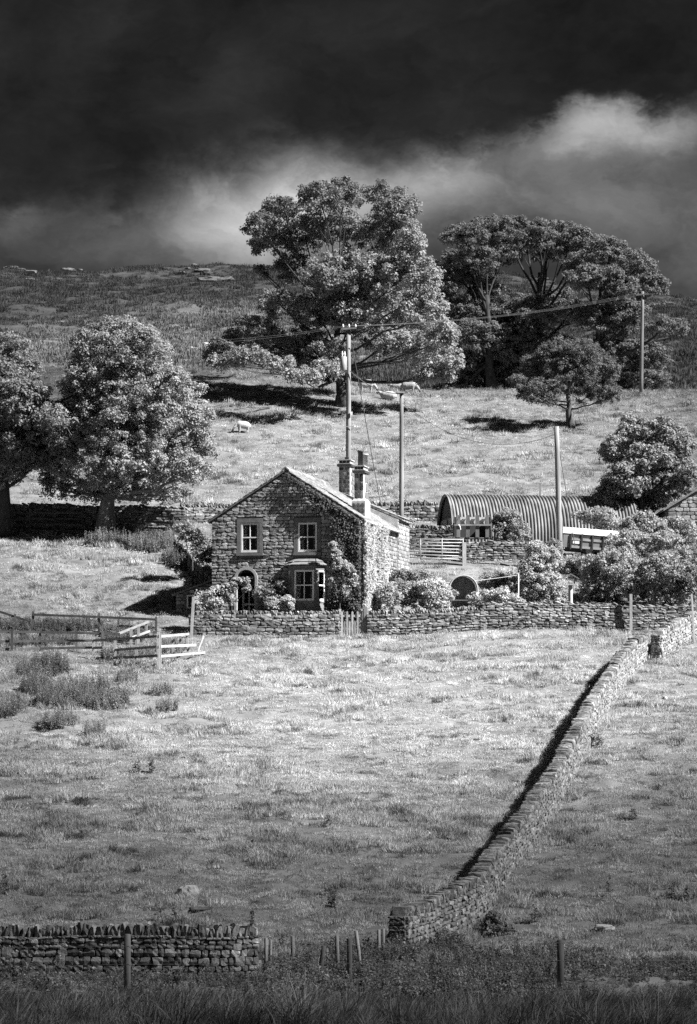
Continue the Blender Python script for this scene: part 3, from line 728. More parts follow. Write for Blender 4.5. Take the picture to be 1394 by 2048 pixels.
def bay():
    x0, x1, z0, z1 = FR(575, 1133, 646, 1250, -.6); cx = (x0+x1)/2; wc = (FL(626, 1150, -.75)[0]-FL(589, 1150, -.75)[0])/2+.09; pj = .75; wb = (FL(650, 1150)[0]-FL(573, 1150)[0])/2; cx = (FL(608, 1150, -.75)[0])
    zs = FL(608, 1204, -pj)[1]; zt = FL(608, 1140, -pj)[1]; zr = FL(608, 1131, -pj)[1]; pts = [(cx-wb, -.06), (cx-wc, -pj), (cx+wc, -pj), (cx+wb, -.06)]
    m = MB(); m.prism([(x, y, -.6) for x, y in pts], (0, 0, zs-.02+.6)); b = m.build('bay_base', 'stone_house', cot)
    m = MB(); m.prism([(x+(.03 if i > 1 else -.03), y-.03 if 0 < i < 3 else y, zs-.018) for i, (x, y) in enumerate(pts)], (0, 0, .07)); m.build('bay_sill', 'dressed', cot)
    m = MB(); m.prism([(x, y, zt+.01) for x, y in pts], (0, 0, zr-zt-.012)); m.build('bay_head', 'dressed', cot)
    for (x, y) in pts[1:3]:
        m = MB(); sx = -1 if x < cx else 1; m.prism([(x-sx*.05, y, zs+.055), (x+sx*.16, y+.16, zs+.055), (x+sx*.10, y+.26, zs+.055), (x-sx*.06, y+.14, zs+.055)], (0, 0, zt-zs-.05)); m.build('bay_mullion', 'dressed', cot)
    sash(cot, cx-wc+.06, cx+wc-.06, -pj+.08, zs+.055, zt+.005)
    for s in (-1, 1):
        a, c = Vector((pts[0] if s < 0 else pts[2])+(0,)), Vector((pts[1] if s < 0 else pts[3])+(0,)); d = c-a; L = d.length; rot = math.atan2(d.y, d.x)
        sash(cot, .2 if s > 0 else .06, L-.06 if s > 0 else L-.2, .07, zs+.055, zt+.005, Vector((a.x, a.y, 0)), rot, True, (1, 2))
        e = Vector((pts[0] if s < 0 else pts[3])+(0,)); m = MB(); m.span(min(e.x, e.x-s*.09), max(e.x, e.x-s*.09), -.09, .04, zs+.055, zt+.008); m.build('bay_post', 'dressed', cot)
    o = .16; e = [(cx-wb-o, -.02, zr), (cx-wc-o*.6, -pj-o, zr), (cx+wc+o*.6, -pj-o, zr), (cx+wb+o, -.02, zr)]; h = zr+.30; tpt = [(cx-wb*.72, -.02, h), (cx-wc*.8, -.18, h), (cx+wc*.8, -.18, h), (cx+wb*.72, -.02, h)]
    rf = MB(); rf.add(e+tpt, [(0, 1, 5, 4), (1, 2, 6, 5), (2, 3, 7, 6), (3, 2, 1, 0), (4, 5, 6, 7), (0, 4, 7, 3)]); rf = rf.build('bay_roof', 'stone_dark', cot)
    for i in range(3):                                          # stone flags of the bay roof
        p0, p1, q0, q1 = Vector(e[i]), Vector(e[i+1]), Vector(tpt[i]), Vector(tpt[i+1]); nn = (p1-p0).cross(q0-p0).normalized(); k = 3 if i == 1 else 2
        for c_ in range(2):
            for j in range(k):
                A = [p0.lerp(p1, j/k+.01).lerp(q0.lerp(q1, j/k+.01), t) for t in (c_*.5-.02, c_*.5+.52)]; B = [p0.lerp(p1, (j+1)/k-.01).lerp(q0.lerp(q1, (j+1)/k-.01), t) for t in (c_*.5-.02, c_*.5+.52)]
                up = nn*(.022 if c_ else .005); m = MB(); m.prism([A[0]+up+nn*.03, B[0]+up+nn*.03, B[1]+up, A[1]+up], nn*.03); m.build('slate', 'dressed', rf)
bay()
def roofing():
    ov, oe = .10, .18; sl = (HA-HE)/(HW/2); y0, y1 = -ov, HL+ov; th = .06
    slab = MB()
    for s in (1, -1):
        xe = HW/2+s*(HW/2+oe); zc = lambda x: HA-abs(x-HW/2)*sl
        slab.prism([(HW/2, y0, HA+.02), (xe, y0, zc(xe)+.02), (xe, y0, zc(xe)+.02+th), (HW/2, y0, HA+.02+th)], (0, y1-y0, 0))
    rf = slab.build('roof', 'dressed', cot)
    r = random.Random(5); vs = stone_variants('slate', 'slate', 6, 33, .05)
    for s in (1, -1):
        pcs = []; Ls = math.hypot(HW/2+oe, sl*(HW/2+oe)); ang = math.atan(sl); n = 15; ex = Ls/n
        for c_ in range(n):
            d = Ls-(c_+.5)*ex; y = y0-.03; e2 = ex*1.35
            while y < y1:
                L = r.uniform(.38, .75); L = min(L, y1+.03-y)
                if L > .1:
                    x = HW/2+s*d*math.cos(ang); z = HA-d*math.sin(ang)+th+.05+r.uniform(-.006, .008)
                    M = Matrix.Translation((x, y+L/2, z)) @ Matrix.Rotation(s*(ang-.08), 4, 'Y') @ Matrix.Diagonal((e2, L-.018, .055, 1)); pcs.append((M, L+.01*c_))
                y += L
        emit(rf, 'slate', vs, pcs, 300 if s > 0 else 0, 'small_slates')
    y = y0-.02
    while y < y1:
        m = MB(); L = min(.62, y1+.02-y); m.prism([(HW/2-.2, y, HA+.02), (HW/2, y, HA+.14+.03), (HW/2+.2, y, HA+.02), (HW/2+.2, y, HA+.09), (HW/2, y, HA+.25), (HW/2-.2, y, HA+.09)], (0, L-.01, 0)); m.build('ridge_stone', 'slate', rf); y += L
    zE = HE-sl*oe
    m = MB(); m.tube([(HW+oe+.04, y0+.1, zE+.03), (HW+oe+.04, y1, zE+.03)], .06, 8); m.build('gutter', 'white_paint', cot, True)
    m = MB(); m.tube([(HW+oe+.04, .25, zE), (HW+.12, .25, zE-.35), (HW+.10, .22, -.3)], .04, 8); m.build('drainpipe', 'trim', cot, True)
roofing()
def rear_wing():
    xa, xb, ya, yb = HW-4.6, HW+.05, HL+.02, HL+3.2; e = top(790, 1046, 160.5)-HO.z
    m = MB(); m.span(xa, xb, ya, yb, -1, e); m.prism([(xa, ya, e), (xb, ya, e), ((xa+xb)/2-.6, ya, e+1.25)], (0, yb-ya, 0)); b = m.build('rear_wing', 'stone_house', cot)
    m = MB(); cxm = (xa+xb)/2-.6; m.prism([(cxm, ya+.12, e+1.30), (xb+.22, ya+.12, e-.03), (xb+.22, ya+.12, e+.06), (cxm, ya+.12, e+1.39)], (0, yb-ya, 0)); m.prism([(cxm-.001, ya+.12, e+1.30), (xa-.2, ya+.12, e-.1), (xa-.2, ya+.12, e-.01), (cxm-.001, ya+.12, e+1.39)], (0, yb-ya, 0)); rf = m.build('wing_roof', 'slate', cot)
    r = random.Random(6); vs = stone_variants('slate', 'slate', 4, 34, .05); pcs = []; d = Vector((xb+.22-cxm, 0, -1.33)); Ls = d.length; ang = math.atan2(1.33, xb+.22-cxm)
    for c_ in range(8):
        y = ya+.1
        while y < yb+.1:
            L = r.uniform(.4, .7); t = (c_+.5)/8; p = Vector((cxm, y+L/2, e+1.42))+d*t; pcs.append((Matrix.Translation(p) @ Matrix.Rotation(ang-.05, 4, 'Y') @ Matrix.Diagonal((Ls/8*1.35, L-.012, .045, 1)), L)); y += L
    emit(rf, 'slate', vs, pcs, 60, 'small_slates')
    pcs = []; z = -.6
    while z < e-.1:
        h = min(r.uniform(.16, .24), e-z); y = ya
        while y < yb-.02:
            L = min(r.uniform(.25, .5), yb-y)
            if L > .06: pcs.append((Matrix.Translation((xb-.02+r.uniform(-.012, .012), y+L/2, z+h/2)) @ Matrix.Diagonal((.14, L-.02, h-.02, 1)), L*h))
            y += L
        z += h
    emit(b, 'stone', HSTONES, pcs, 80, 'small_stones')
rear_wing()
def chimney(u0, u1, vtop, vbot, y, depth, brickmat, base_extra, pots, courses):
    x0 = FL(u0, vbot, y)[0]; x1 = FL(u1, vbot, y)[0]; zt = FL(u0, vtop, y)[1]; zb = FL(u0, vbot, y)[1]-.7
    m = MB(); m.span(x0+.02, x1-.02, y+.02, y+depth-.02, zb, zt-.36); ch = m.build('chimney', 'brick_mortar', cot)
    r = random.Random(int(u0)); z = zb; h = (zt-.38-zb)/courses; k = 0
    vs = {}
    for lo in (0, 1): vs[lo] = stone_variants('brick', ('brick_dark', 'dressed')[lo], 3, 40+lo, .03)
    for c_ in range(courses):
        n = r.choice([1, 2, 2, 3]) if base_extra else 2+(c_ % 2); cut = sorted([0]+[(i+r.uniform(-.12, .12))/n for i in range(1, n)]+[1])
        for a, b in zip(cut, cut[1:]):
            L = (x1-x0)*(b-a); M = Matrix.Translation((x0+(x1-x0)*(a+b)/2, y+.05, z+h/2)) @ Matrix.Diagonal((L-.065, .14, h-.06, 1))
            o = bpy.data.objects.new('brick', r.choice(vs[1 if r.random() < .18 else 0])); C.objects.link(o); o.parent = ch; o.matrix_local = M
        n = 2+(c_ % 2)
        for i in range(n):
            L = depth/n
            if i == 0: continue
            M = Matrix.Translation((x1-.05, y+L*(i+.5), z+h/2)) @ Matrix.Diagonal((.14, L-.03, h-.03, 1)); o = bpy.data.objects.new('brick', r.choice(vs[1])); C.objects.link(o); o.parent = ch; o.matrix_local = M
        z += h
    if base_extra:
        m = MB(); m.span(x0-.09, x1+.09, y-.09, y+depth+.05, zb, zb+1.25); m.add([(x0-.09, y-.09, zb+1.25), (x1+.09, y-.09, zb+1.25), (x1+.09, y+depth+.05, zb+1.25), (x0-.09, y+depth+.05, zb+1.25), (x0+.01, y+.01, zb+1.42), (x1-.01, y+.01, zb+1.42), (x1-.01, y+depth-.01, zb+1.42), (x0+.01, y+depth-.01, zb+1.42)], [(0, 1, 5, 4), (1, 2, 6, 5), (2, 3, 7, 6), (3, 0, 4, 7)]); m.build('chimney_base', 'brick_mortar', ch)
        for i in range(3):
            for j in range(3):
                L = (x1-x0+.18)/3; M = Matrix.Translation((x0-.09+L*(j+.5), y-.08, zb+.35+.28*i+.14)) @ Matrix.Diagonal((L-.065, .1, .215, 1)); o = bpy.data.objects.new('brick', r.choice(vs[0])); C.objects.link(o); o.parent = ch; o.matrix_local = M
    m = MB(); m.span(x0-.07, x1+.07, y-.07, y+depth+.07, zt-.36, zt-.24); m.build('chimney_cap', 'brick_dark', ch)
    m = MB(); m.span(x0-.02, x1+.02, y-.02, y+depth+.02, zt-.238, zt-.20); m.span(x0-.04, x1+.04, y-.04, y+depth+.04, zt-.045, zt); m.span(x0+.03, x1-.03, y+.03, y+depth-.03, zt-.2, zt-.045); m.build('chimney_cap', 'brick_mortar', ch)
    for i in range(3):
        L = (x1-x0)/3; m = MB(); m.span(x0+L*i+.03, x0+L*(i+1)-.03, y+.005, y+.1, zt-.197, zt-.05); m.build('brick', 'brick_dark', ch)
    for (px, py, pr, ph, pm) in pots:
        m = MB(); cxp, cyp = x0+(x1-x0)*px, y+depth*py; m.tube([(cxp, cyp, zt-.02), (cxp, cyp, zt+ph*.9), (cxp, cyp, zt+ph*.9), (cxp, cyp, zt+ph)], [pr*1.05, pr*.92, pr*1.18, pr*1.18], 14); m.build('chimney_pot', pm, ch, True)
chimney(708, 727.5, 931, 1025, 2.2, 1.15, 'brick_dark', True, [(.55, .25, .13, .76, 'pot_dark'), (.80, .66, .15, .62, 'pot')], 6)
chimney(677, 700.5, 919, 985, 10.0, .95, 'brick_dark', False, [(.55, .5, .11, .16, 'pot_dark')], 9)

def ivy():
    r = np.random.default_rng(3)
    iv = thing('ivy', 'dense ivy covering the right corner of the cottage gable and side wall', 'ivy', HO+ux*(HW+.1)+Vector((0, 0, .1)), -TH)
    off = np.array([HW+.1, 0, .1])
    def leaves(name, pts, nrm, size, leaf): V, F = leaf_quads(pts, nrm, size, r, .8); link(name, np_mesh(name, V-off, F, leaf, np.repeat(r.uniform(-.5, .5, len(pts)), 4)), iv)
    n = 30000; x = r.uniform(HW*.45, HW+.05, n); z = r.uniform(-.3, HA, n)
    top_ = np.minimum(HE+(HW-x)/(HW/2)*(HA-HE)-.02, HA); t = z/HE
    edge = np.interp(z, [-.3, 1.4, 2.6, 4.0, HE, HE+1, HE+2.2], [.71, .79, .84, .83, .80, .66, .52])*HW + (vnoise(z*1.7, x*1.7, 8)-.5)*1.1
    ok = (z < top_) & (x > edge+r.normal(0, .12, n)); x, z = x[ok], z[ok]; m = len(x)
    y = -.05-r.random(m)**1.5*.16-.14*vnoise(x*2.2, z*2.2, 4); nr = np.stack([r.normal(.15, .45, m), np.full(m, -1.), r.normal(.5, .45, m)], -1); nr /= np.linalg.norm(nr, axis=1)[:, None]
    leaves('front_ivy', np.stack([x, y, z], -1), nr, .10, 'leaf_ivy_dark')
    n = 26000; y = r.uniform(-.15, HL, n); z = r.uniform(-.3, HE-.05, n); lim = np.interp(z, [0, 1.5, HE], [4.4, 5.4, 6.8])+(vnoise(z*1.5, y*.6, 7)-.5)*2.6
    ok = y < lim; y, z = y[ok], z[ok]; m = len(y); x = HW+.03+r.random(m)**1.5*.2+.18*vnoise(y*1.6, z*1.6, 6); nr = np.stack([np.ones(m), r.normal(-.3, .6, m), r.normal(.35, .6, m)], -1); nr /= np.linalg.norm(nr, axis=1)[:, None]
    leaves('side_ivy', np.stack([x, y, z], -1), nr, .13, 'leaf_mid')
    m = MB(); rr = random.Random(2)
    for i in range(14):
        a = rr.uniform(HW*.8, HW-.1); p = [(a+rr.uniform(-.15, .15)*k, -.06-.01*rr.random(), -.2+HE*.9*k/6) for k in range(7)]; m.tube(p, [.03*(1-.1*k) for k in range(7)], 5)
    m.off = Vector(off); m.v = [q-m.off for q in m.v]; m.build('stem', 'bark', iv)
ivy()

# small outhouse against the left wall of the cottage
def outhouse():
    D = 151.0; b = at(388, D); o = thing('outhouse', 'low stone lean-to beside the cottage with a white window frame', 'outhouse', b)
    xl = P(352, 1190, D).x-b.x; xr = P(427, 1190, D).x-b.x; zl = top(352, 1190, D)-b.z; zr = top(427, 1163, D)-b.z; d = 2.8
    m = MB(); m.prism([(xl, 0, -.6), (xr, 0, -.6), (xr, 0, zr), (xl, 0, zl)], (0, d, 0)); m.build('wall', 'mortar', o)
    m = MB(); m.prism([(xl-.2, -.15, zl-.06), (xr, -.15, zr+.03), (xr, -.15, zr+.12), (xl-.2, -.15, zl+.03)], (0, d+.3, 0)); m.build('roof', 'slate', o)
    wx0, wx1, wz0, wz1 = P(378, 0, D).x-b.x, P(399, 0, D).x-b.x, top(378, 1217, D)-b.z, top(378, 1190, D)-b.z
    r = random.Random(3); pcs = []; z = -.3
    while z < zr-.05:
        h = r.uniform(.13, .2); x = xl
        while x < xr-.05:
            L = min(r.uniform(.2, .4), xr-x); rt = zl+(zr-zl)*(x+L/2-xl)/(xr-xl)
            if z+h < rt+.02 and not (x+L > wx0-.05 and x < wx1+.05 and z+h > wz0-.05 and z < wz1+.05): pcs.append((Matrix.Translation((x+L/2, 0, z+h/2)) @ Matrix.Diagonal((L-.02, .14, h-.02, 1)), L*h))
            x += L
        z += h
    emit(o, 'stone', HSTONES, pcs, 80, 'small_stones')
    m = MB(); f = .07
    m.span(wx0, wx0+f, -.10, .02, wz0, wz1); m.span(wx1-f, wx1, -.10, .02, wz0, wz1); m.span(wx0+f, wx1-f, -.098, .02, wz1-f, wz1); m.span(wx0+f, wx1-f, -.098, .02, wz0, wz0+f); wdw = m.build('window', 'white_paint', o)
    m = MB(); m.span(wx0+f, wx1-f, -.05, -.04, wz0+f, wz1-f); m.build('pane', 'glass', wdw); m = MB(); m.span(wx0+f, wx1-f, -.035, -.005, wz0+f, wz1-f); m.build('recess', 'interior', wdw)
outhouse()

# ================================================================== walls
def gp(*uv): return [G(u, v) for u, v in uv]
stone_wall('long dry stone wall running diagonally up the field, sunlit on its right face', gp((797, 1912), (860, 1887), (915, 1862), (957, 1826), (992, 1772), (1040, 1708), (1082, 1642), (1120, 1580), (1160, 1507), (1195, 1440), (1235, 1372), (1283, 1320)), 1.22, .52, (.12, .34), (.07, .14), (.06, .13, .25), seed=2, variants=PSTONES, copes=PCOPES)
stone_wall('foreground dry stone wall with upright coping at the bottom left', [at(-70, 70.3), at(120, 70.2), at(300, 70.0), at(430, 70.0), at(508, 70.4)], 1.25, .5, (.11, .27), (.09, .2), (.07, .17, .29), seed=3, hvar=.02)
stone_wall('short dry stone wall returning at the right edge beyond the gap', gp((1313, 1322), (1350, 1300), (1394, 1274), (1440, 1250)), 1.35, .5, (.18, .42), (.09, .16), (.07, .13, .25), seed=4, variants=PSTONES, copes=PCOPES)
GWD = G(530, 1272).y
stone_wall('garden wall in front of the cottage with rounded coping', [at(383, GWD+.1), at(530, GWD), at(678, GWD)], 1.22, .5, (.2, .5), (.10, .2), (.11, .22, .22), seed=5, hvar=.02, name='garden_wall')
stone_wall('garden wall right of the wicket gate with a row of coping', [at(738, GWD), at(850, GWD), at(962, GWD)], 1.22, .5, (.2, .5), (.09, .17), (.10, .18, .22), seed=6, hvar=.02, name='garden_wall')
stone_wall('plain-topped garden wall below the thicket at right', [at(963, GWD), at(1080, GWD), at(1200, GWD), at(1330, GWD), at(1420, GWD)], 1.30, .5, (.2, .5), (.09, .17), (.3, .6, .09), seed=7, hvar=.02, name='garden_wall')
stone_wall('upper field wall passing behind the cottage and hut', [at(360, 174), at(450, 174.5), at(620, 175), at(800, 175), at(900, 175)], 1.15, .5, (.25, .55), (.12, .2), (.12, .22, .25), seed=8, nface=200, name='field_wall')
stone_wall('tall dark dry stone wall in the shade behind the left sycamore', [at(-40, 173.5), at(60, 173.5), at(200, 173), at(300, 172.5), at(372, 172)], 1.45, .55, (.25, .55), (.11, .2), (.2, .5, .12), seed=9, name='field_wall')
stone_wall('overgrown wall sloping down to the left corner of the cottage', [at(356, 165.5), at(392, 160), at(428, 155)], 1.0, .55, (.2, .45), (.1, .18), (.1, .2, .2), seed=10, nface=60, name='field_wall', side=1)
stone_wall('yard retaining wall below the hay feeder', [at(932, 162.6), at(1000, 162.6), at(1060, 162.6)], 1.0, .5, (.2, .5), (.1, .17), (.3, .6, .08), seed=11, nface=150, name='yard_wall')
stone_wall('low yard wall under the livestock trailer', [at(1095, 161), at(1160, 161), at(1240, 161)], .6, .5, (.3, .6), (.1, .16), (.3, .6, .08), seed=12, nface=80, name='yard_wall')

# ================================================================== fences, gates, posts
def post(par, p, h, s=.1, m='wood', lean=(0, 0), name='post', round_=False):
    p = Vector(p); mb = MB(par.location); t = p+Vector((lean[0], lean[1], h))
    if round_: mb.tube([p-Vector((0, 0, .3)), p.lerp(t, .5), t, t+Vector((0, 0, .01))], [s/2*1.05, s/2, s/2*.96, s/2*.7], 10)
    else: mb.bar(p-Vector((0, 0, .3)), t, s, s)
    return mb.build(name, m, par, round_)
def rail(par, a, b, m='wood', wd=.035, h=.11, name='rail'):
    a, b = Vector(a), Vector(b); d = (b-a).normalized(); up = (Vector((0, 0, 1))-d*d.z).normalized(); sd = d.cross(up); mb = MB(par.location); q = []
    for s, z in ((-1, -1), (1, -1), (1, 1), (-1, 1)): q.append(a+sd*s*wd/2+up*z*h/2)
    mb.prism(q, b-a); return mb.build(name, m, par)
def fence(label, posts, rails, name='post_and_rail_fence', m='wood', size=.11, cat='fence', group=None):
    """posts: (u, v_top, v_base, [material]); rails: (u0, v0, u1, v1, [material]) hung between posts by depth"""
    pp = [(q[0], G(q[0], q[2])) for q in posts]; c = pp[len(pp)//2][1]; f = thing(name, label, cat, c, 0, group)
    us = [q[0] for q in pp]; od = np.argsort(us); U = np.array(us)[od]; Y = np.array([pp[i][1].y for i in od])
    for q, (u, p) in zip(posts, pp): post(f, p, top(u, q[1], p.y)-p.z, size, q[3] if len(q) > 3 else m, ((q[4] if len(q) > 4 else 0), 0))
    for q in rails:
        D0, D1 = (float(np.interp(u, U, Y))-.07 for u in (q[0], q[2])); rail(f, P(q[0], q[1], D0), P(q[2], q[3], D1), q[4] if len(q) > 4 else m)
    return f
fence('back fence of the sheep pen with one long dark top rail', [(66, 1223, 1262), (198, 1226, 1266), (237, 1234, 1266), (312, 1234, 1272)], [(64, 1229, 198, 1234), (198, 1234, 312, 1239), (237, 1252, 312, 1256)], m='wood_dark')
fence('dark three-rail pen fence running in from the left edge', [(-30, 1255, 1306), (24, 1258, 1304), (80, 1256, 1302), (153, 1262, 1302), (205, 1262, 1306)], [(-30, 1263, 80, 1264), (80, 1264, 240, 1268), (-30, 1283, 80, 1282), (80, 1282, 190, 1281), (-30, 1299, 80, 1297), (80, 1297, 190, 1295)], m='wood_dark')
fence('weathered pen hurdle with pale end posts standing nearest the field', [(187, 1274, 1318, 'wood_pale'), (230, 1277, 1322), (272, 1272, 1330), (316, 1264, 1341, 'wood_pale')], [(187, 1281, 272, 1276), (272, 1276, 318, 1272), (187, 1296, 206, 1295, 'wood_pale'), (230, 1300, 318, 1293), (190, 1317, 272, 1314), (272, 1314, 316, 1311)], name='pen_hurdle')
h = fence('broken pale hurdle leaning open at the right end of the pen', [(320, 1268, 1340, 'wood_pale'), (346, 1270, 1322, 'wood_pale'), (364, 1268, 1316, 'wood', -.1), (378, 1266, 1314, 'wood_pale', -.1), (408, 1266, 1308, 'wood_pale')], [(318, 1273, 378, 1268, 'wood_pale'), (318, 1293, 392, 1290, 'wood_pale'), (318, 1313, 410, 1305, 'wood_pale'), (395, 1304, 407, 1272, 'wood')], name='pen_hurdle')
fence('pale broken rails slanting inside the sheep pen', [(262, 1258, 1290, 'wood_pale'), (277, 1253, 1288, 'wood_pale'), (293, 1248, 1284, 'wood_pale')], [(235, 1268, 298, 1243, 'wood_pale'), (258, 1277, 300, 1262, 'wood_pale'), (294, 1262, 303, 1270, 'wood_pale')], name='pen_hurdle')
fence('stub of dark rail falling at the far left of the pen', [(-12, 1215, 1252), (30, 1228, 1256)], [(-14, 1219, 50, 1240)], m='wood_dark')
fence('dark paddock fence in the tree shade before the stone wall', [(-20, 1016, 1064), (60, 1018, 1066), (110, 1020, 1069), (165, 1018, 1070), (290, 1036, 1077), (347, 1038, 1082)], [(a, 1025+k*12+(6 if a > 160 else 0), b, 1027+k*12+(8 if a > 160 else 0)) for k in range(4) for a, b in ((-20, 60), (60, 110), (110, 165), (230, 290), (290, 347), (347, 380))], m='wood_dark')
for i, (u, a, b, ex) in enumerate([(375, 988, 1016, 'leftmost'), (408, 990, 1016, 'second'), (437, 990, 1014, 'third'), (747, 995, 1010, 'beside the chimney')]):
    p = at(u, 176.5); t = thing('fence_post', f'thin pale fence post above the upper wall, {ex}' if i < 3 else 'thin fence post above the upper wall beside the chimney', 'post', p, 0, 'posts above the upper wall'); post(t, p, max(.9, top(u, a, 176.5)-p.z), .08, 'wood_pale')
for i, (u, a, lab) in enumerate([(914, 966, 'left end'), (1081, 966, 'middle'), (1160, 963, 'right part')]):
    p = at(u, 181); t = thing('fence_post', f'short wooden fence post behind the hut roof, {lab}', 'post', p, 0, 'posts behind the hut'); post(t, p, top(u, a, 181)-p.z, .10, 'wood')
def single(u, vt, D, s, label, m='wood', lean=(0, 0), rnd=True, name='fence_post', group=None):
    p = at(u, D); t = thing(name, label, 'post', p, 0, group); post(t, p, top(u, vt, D)-p.z, s, m, lean, round_=rnd); return t
single(258, 1869, 62, .135, 'thick round fence post before the foreground wall', 'wood_dark')
single(1118, 1881, 64, .15, 'thick round fence post alone at lower right', 'wood_dark')
for u, v, D, s, ln, lab in [(586, 1873, 74, .10, 0, 'upright fence stake alone between wall end and the leaning stakes'), (638, 1892, 70, .11, .12, 'fence stake leaning right, leftmost of the cluster'), (676, 1872, 72, .10, -.03, 'slim upright fence stake in the cluster of stakes'), (699, 1878, 69, .12, 0, 'thick dark upright stake in the middle of the cluster'), (722, 1862, 73, .09, -.12, 'fence stake leaning left, right of the cluster'), (757, 1860, 77, .09, 0, 'left stake of the pair at the near end of the diagonal wall'), (766, 1858, 77.5, .09, 0, 'right stake of the pair touching the diagonal wall end'), (533, 1876, 73, .08, 0, 'thin stake just right of the foreground wall'), (541, 1880, 73.5, .07, .02, 'second thin stake right of the foreground wall')]:
    single(u, v, D, s, lab, 'wood_dark' if D < 71 else 'wood', (ln, 0))
single(382, 1194, 146.4, .13, 'grey timber post at the left end of the garden wall', 'wood_pale', (.12, 0), False)
single(1262, 1188, GWD-.5, .13, 'square timber post against the garden wall at right', 'wood', (0, 0), False)
single(1389, 1188, 143.0, .08, 'pale thin stake beside the wall at the right edge', 'wood_pale', (-.12, 0), False)
def wires(name, label, lines, r=.012, m='wire', cat='wire', sag=0.0):
    """lines: lists of points; sag in metres"""
    c = Vector(lines[0][0]); t = thing(name, label, cat, c)
    for pts in lines:
        q = []
        for a, b in zip(pts, pts[1:]):
            a, b = Vector(a), Vector(b)
            for k in range(13): t_ = k/12; q.append(a.lerp(b, t_)-Vector((0, 0, 4*sag*t_*(1-t_)))) if k < 12 or b == Vector(pts[-1]) else None
        mb = MB(c); mb.tube(q, r, 5); mb.build('wire_strand', m, t)
    return t
a, b = at(258, 62), at(1118, 64); c0 = at(-120, 61.5); e = at(1560, 65)
wires('fence_wire', 'strands of fence wire between the two thick posts', [[c0+Vector((0, -.07, z)), a+Vector((0, -.07, z)), b+Vector((0, -.07, z)), e+Vector((0, -.07, z))] for z in (1.02, .66)], .003, sag=.02)
a, b, c_ = at(538, 73.2), at(638, 70), at(757, 77)
wires('fence_wire', 'slack rusty wires strung between the small stakes', [[a+Vector((0, 0, z)), at(586, 73.9)+Vector((0, 0, z)), b+Vector((.08, 0, z)), at(699, 68.9)+Vector((0, 0, z)), c_+Vector((0, 0, z))] for z in (.35, .5, .65)], .003, sag=.06)

def wicket():
    c = at(706, GWD-.05); t = thing('wicket_gate', 'small wooden picket gate between the garden walls', 'gate', c); k = GWD/FP
    for i in range(5):
        for s in (0, 1):
            u = 684+i*10.5+s*5; vt = (1222 if s == 0 else 1242); x = (u-CU)*k; z1 = top(u, vt, GWD)
            m = MB(c); m.prism([(x-.045, GWD-.12, c.z+.03), (x+.045, GWD-.12, c.z+.03), (x+.045, GWD-.12, z1-.06), (x, GWD-.12, z1), (x-.045, GWD-.12, z1-.06)], (0, .03, 0)); m.build('picket', 'wood', t)
    for v in (1232, 1262):
        z = top(700, v, GWD); m = MB(c); m.span((681-CU)*k, (729-CU)*k, GWD-.085, GWD-.045, z-.05, z+.05); m.build('rail', 'wood', t)
    for u, vt, s in ((680, 1218, .12), (731, 1213, .17)):
        p = Vector(((u-CU)*k, GWD-.06, c.z)); post(t, p, top(u, vt, GWD)-c.z, s, 'wood', name='gate_post')
wicket()
def field_gate():
    D = 161.5; c = at(862, D); t = thing('field_gate', 'galvanised seven-bar field gate right of the cottage', 'gate', c)
    A = lambda u, v: P(u, v, D)
    for i in range(7):
        f = i/6; v0, v1 = 1078+(1114-1078)*f, 1079+(1119-1079)*f; m = MB(c); m.tube([A(800, v0), A(926, v1)], .028, 8); m.build('bar', 'metal', t, True)
    for u in (800, 841, 884, 926): m = MB(c); m.tube([A(u, 1077), A(u, 1117+2*(u-800)/126)], .03, 8); m.build('upright', 'metal', t, True)
    m = MB(c); m.tube([A(802, 1114), A(840, 1080)], .02, 6); m.build('brace', 'metal', t)
    for u, v, mt in ((794, 1068, 'wood_dark'), (929, 1085, 'wood_pale')): p = at(u, D); post(t, p, top(u, v, D)-p.z, .2, mt, name='gate_post')
field_gate()
stone_wall('low stone wall glimpsed through the bars of the field gate', [at(788, 166.5), at(860, 166.5), at(935, 166)], 1.35, .5, (.2, .5), (.1, .17), (.12, .2, .2), seed=14, nface=100, name='yard_wall')

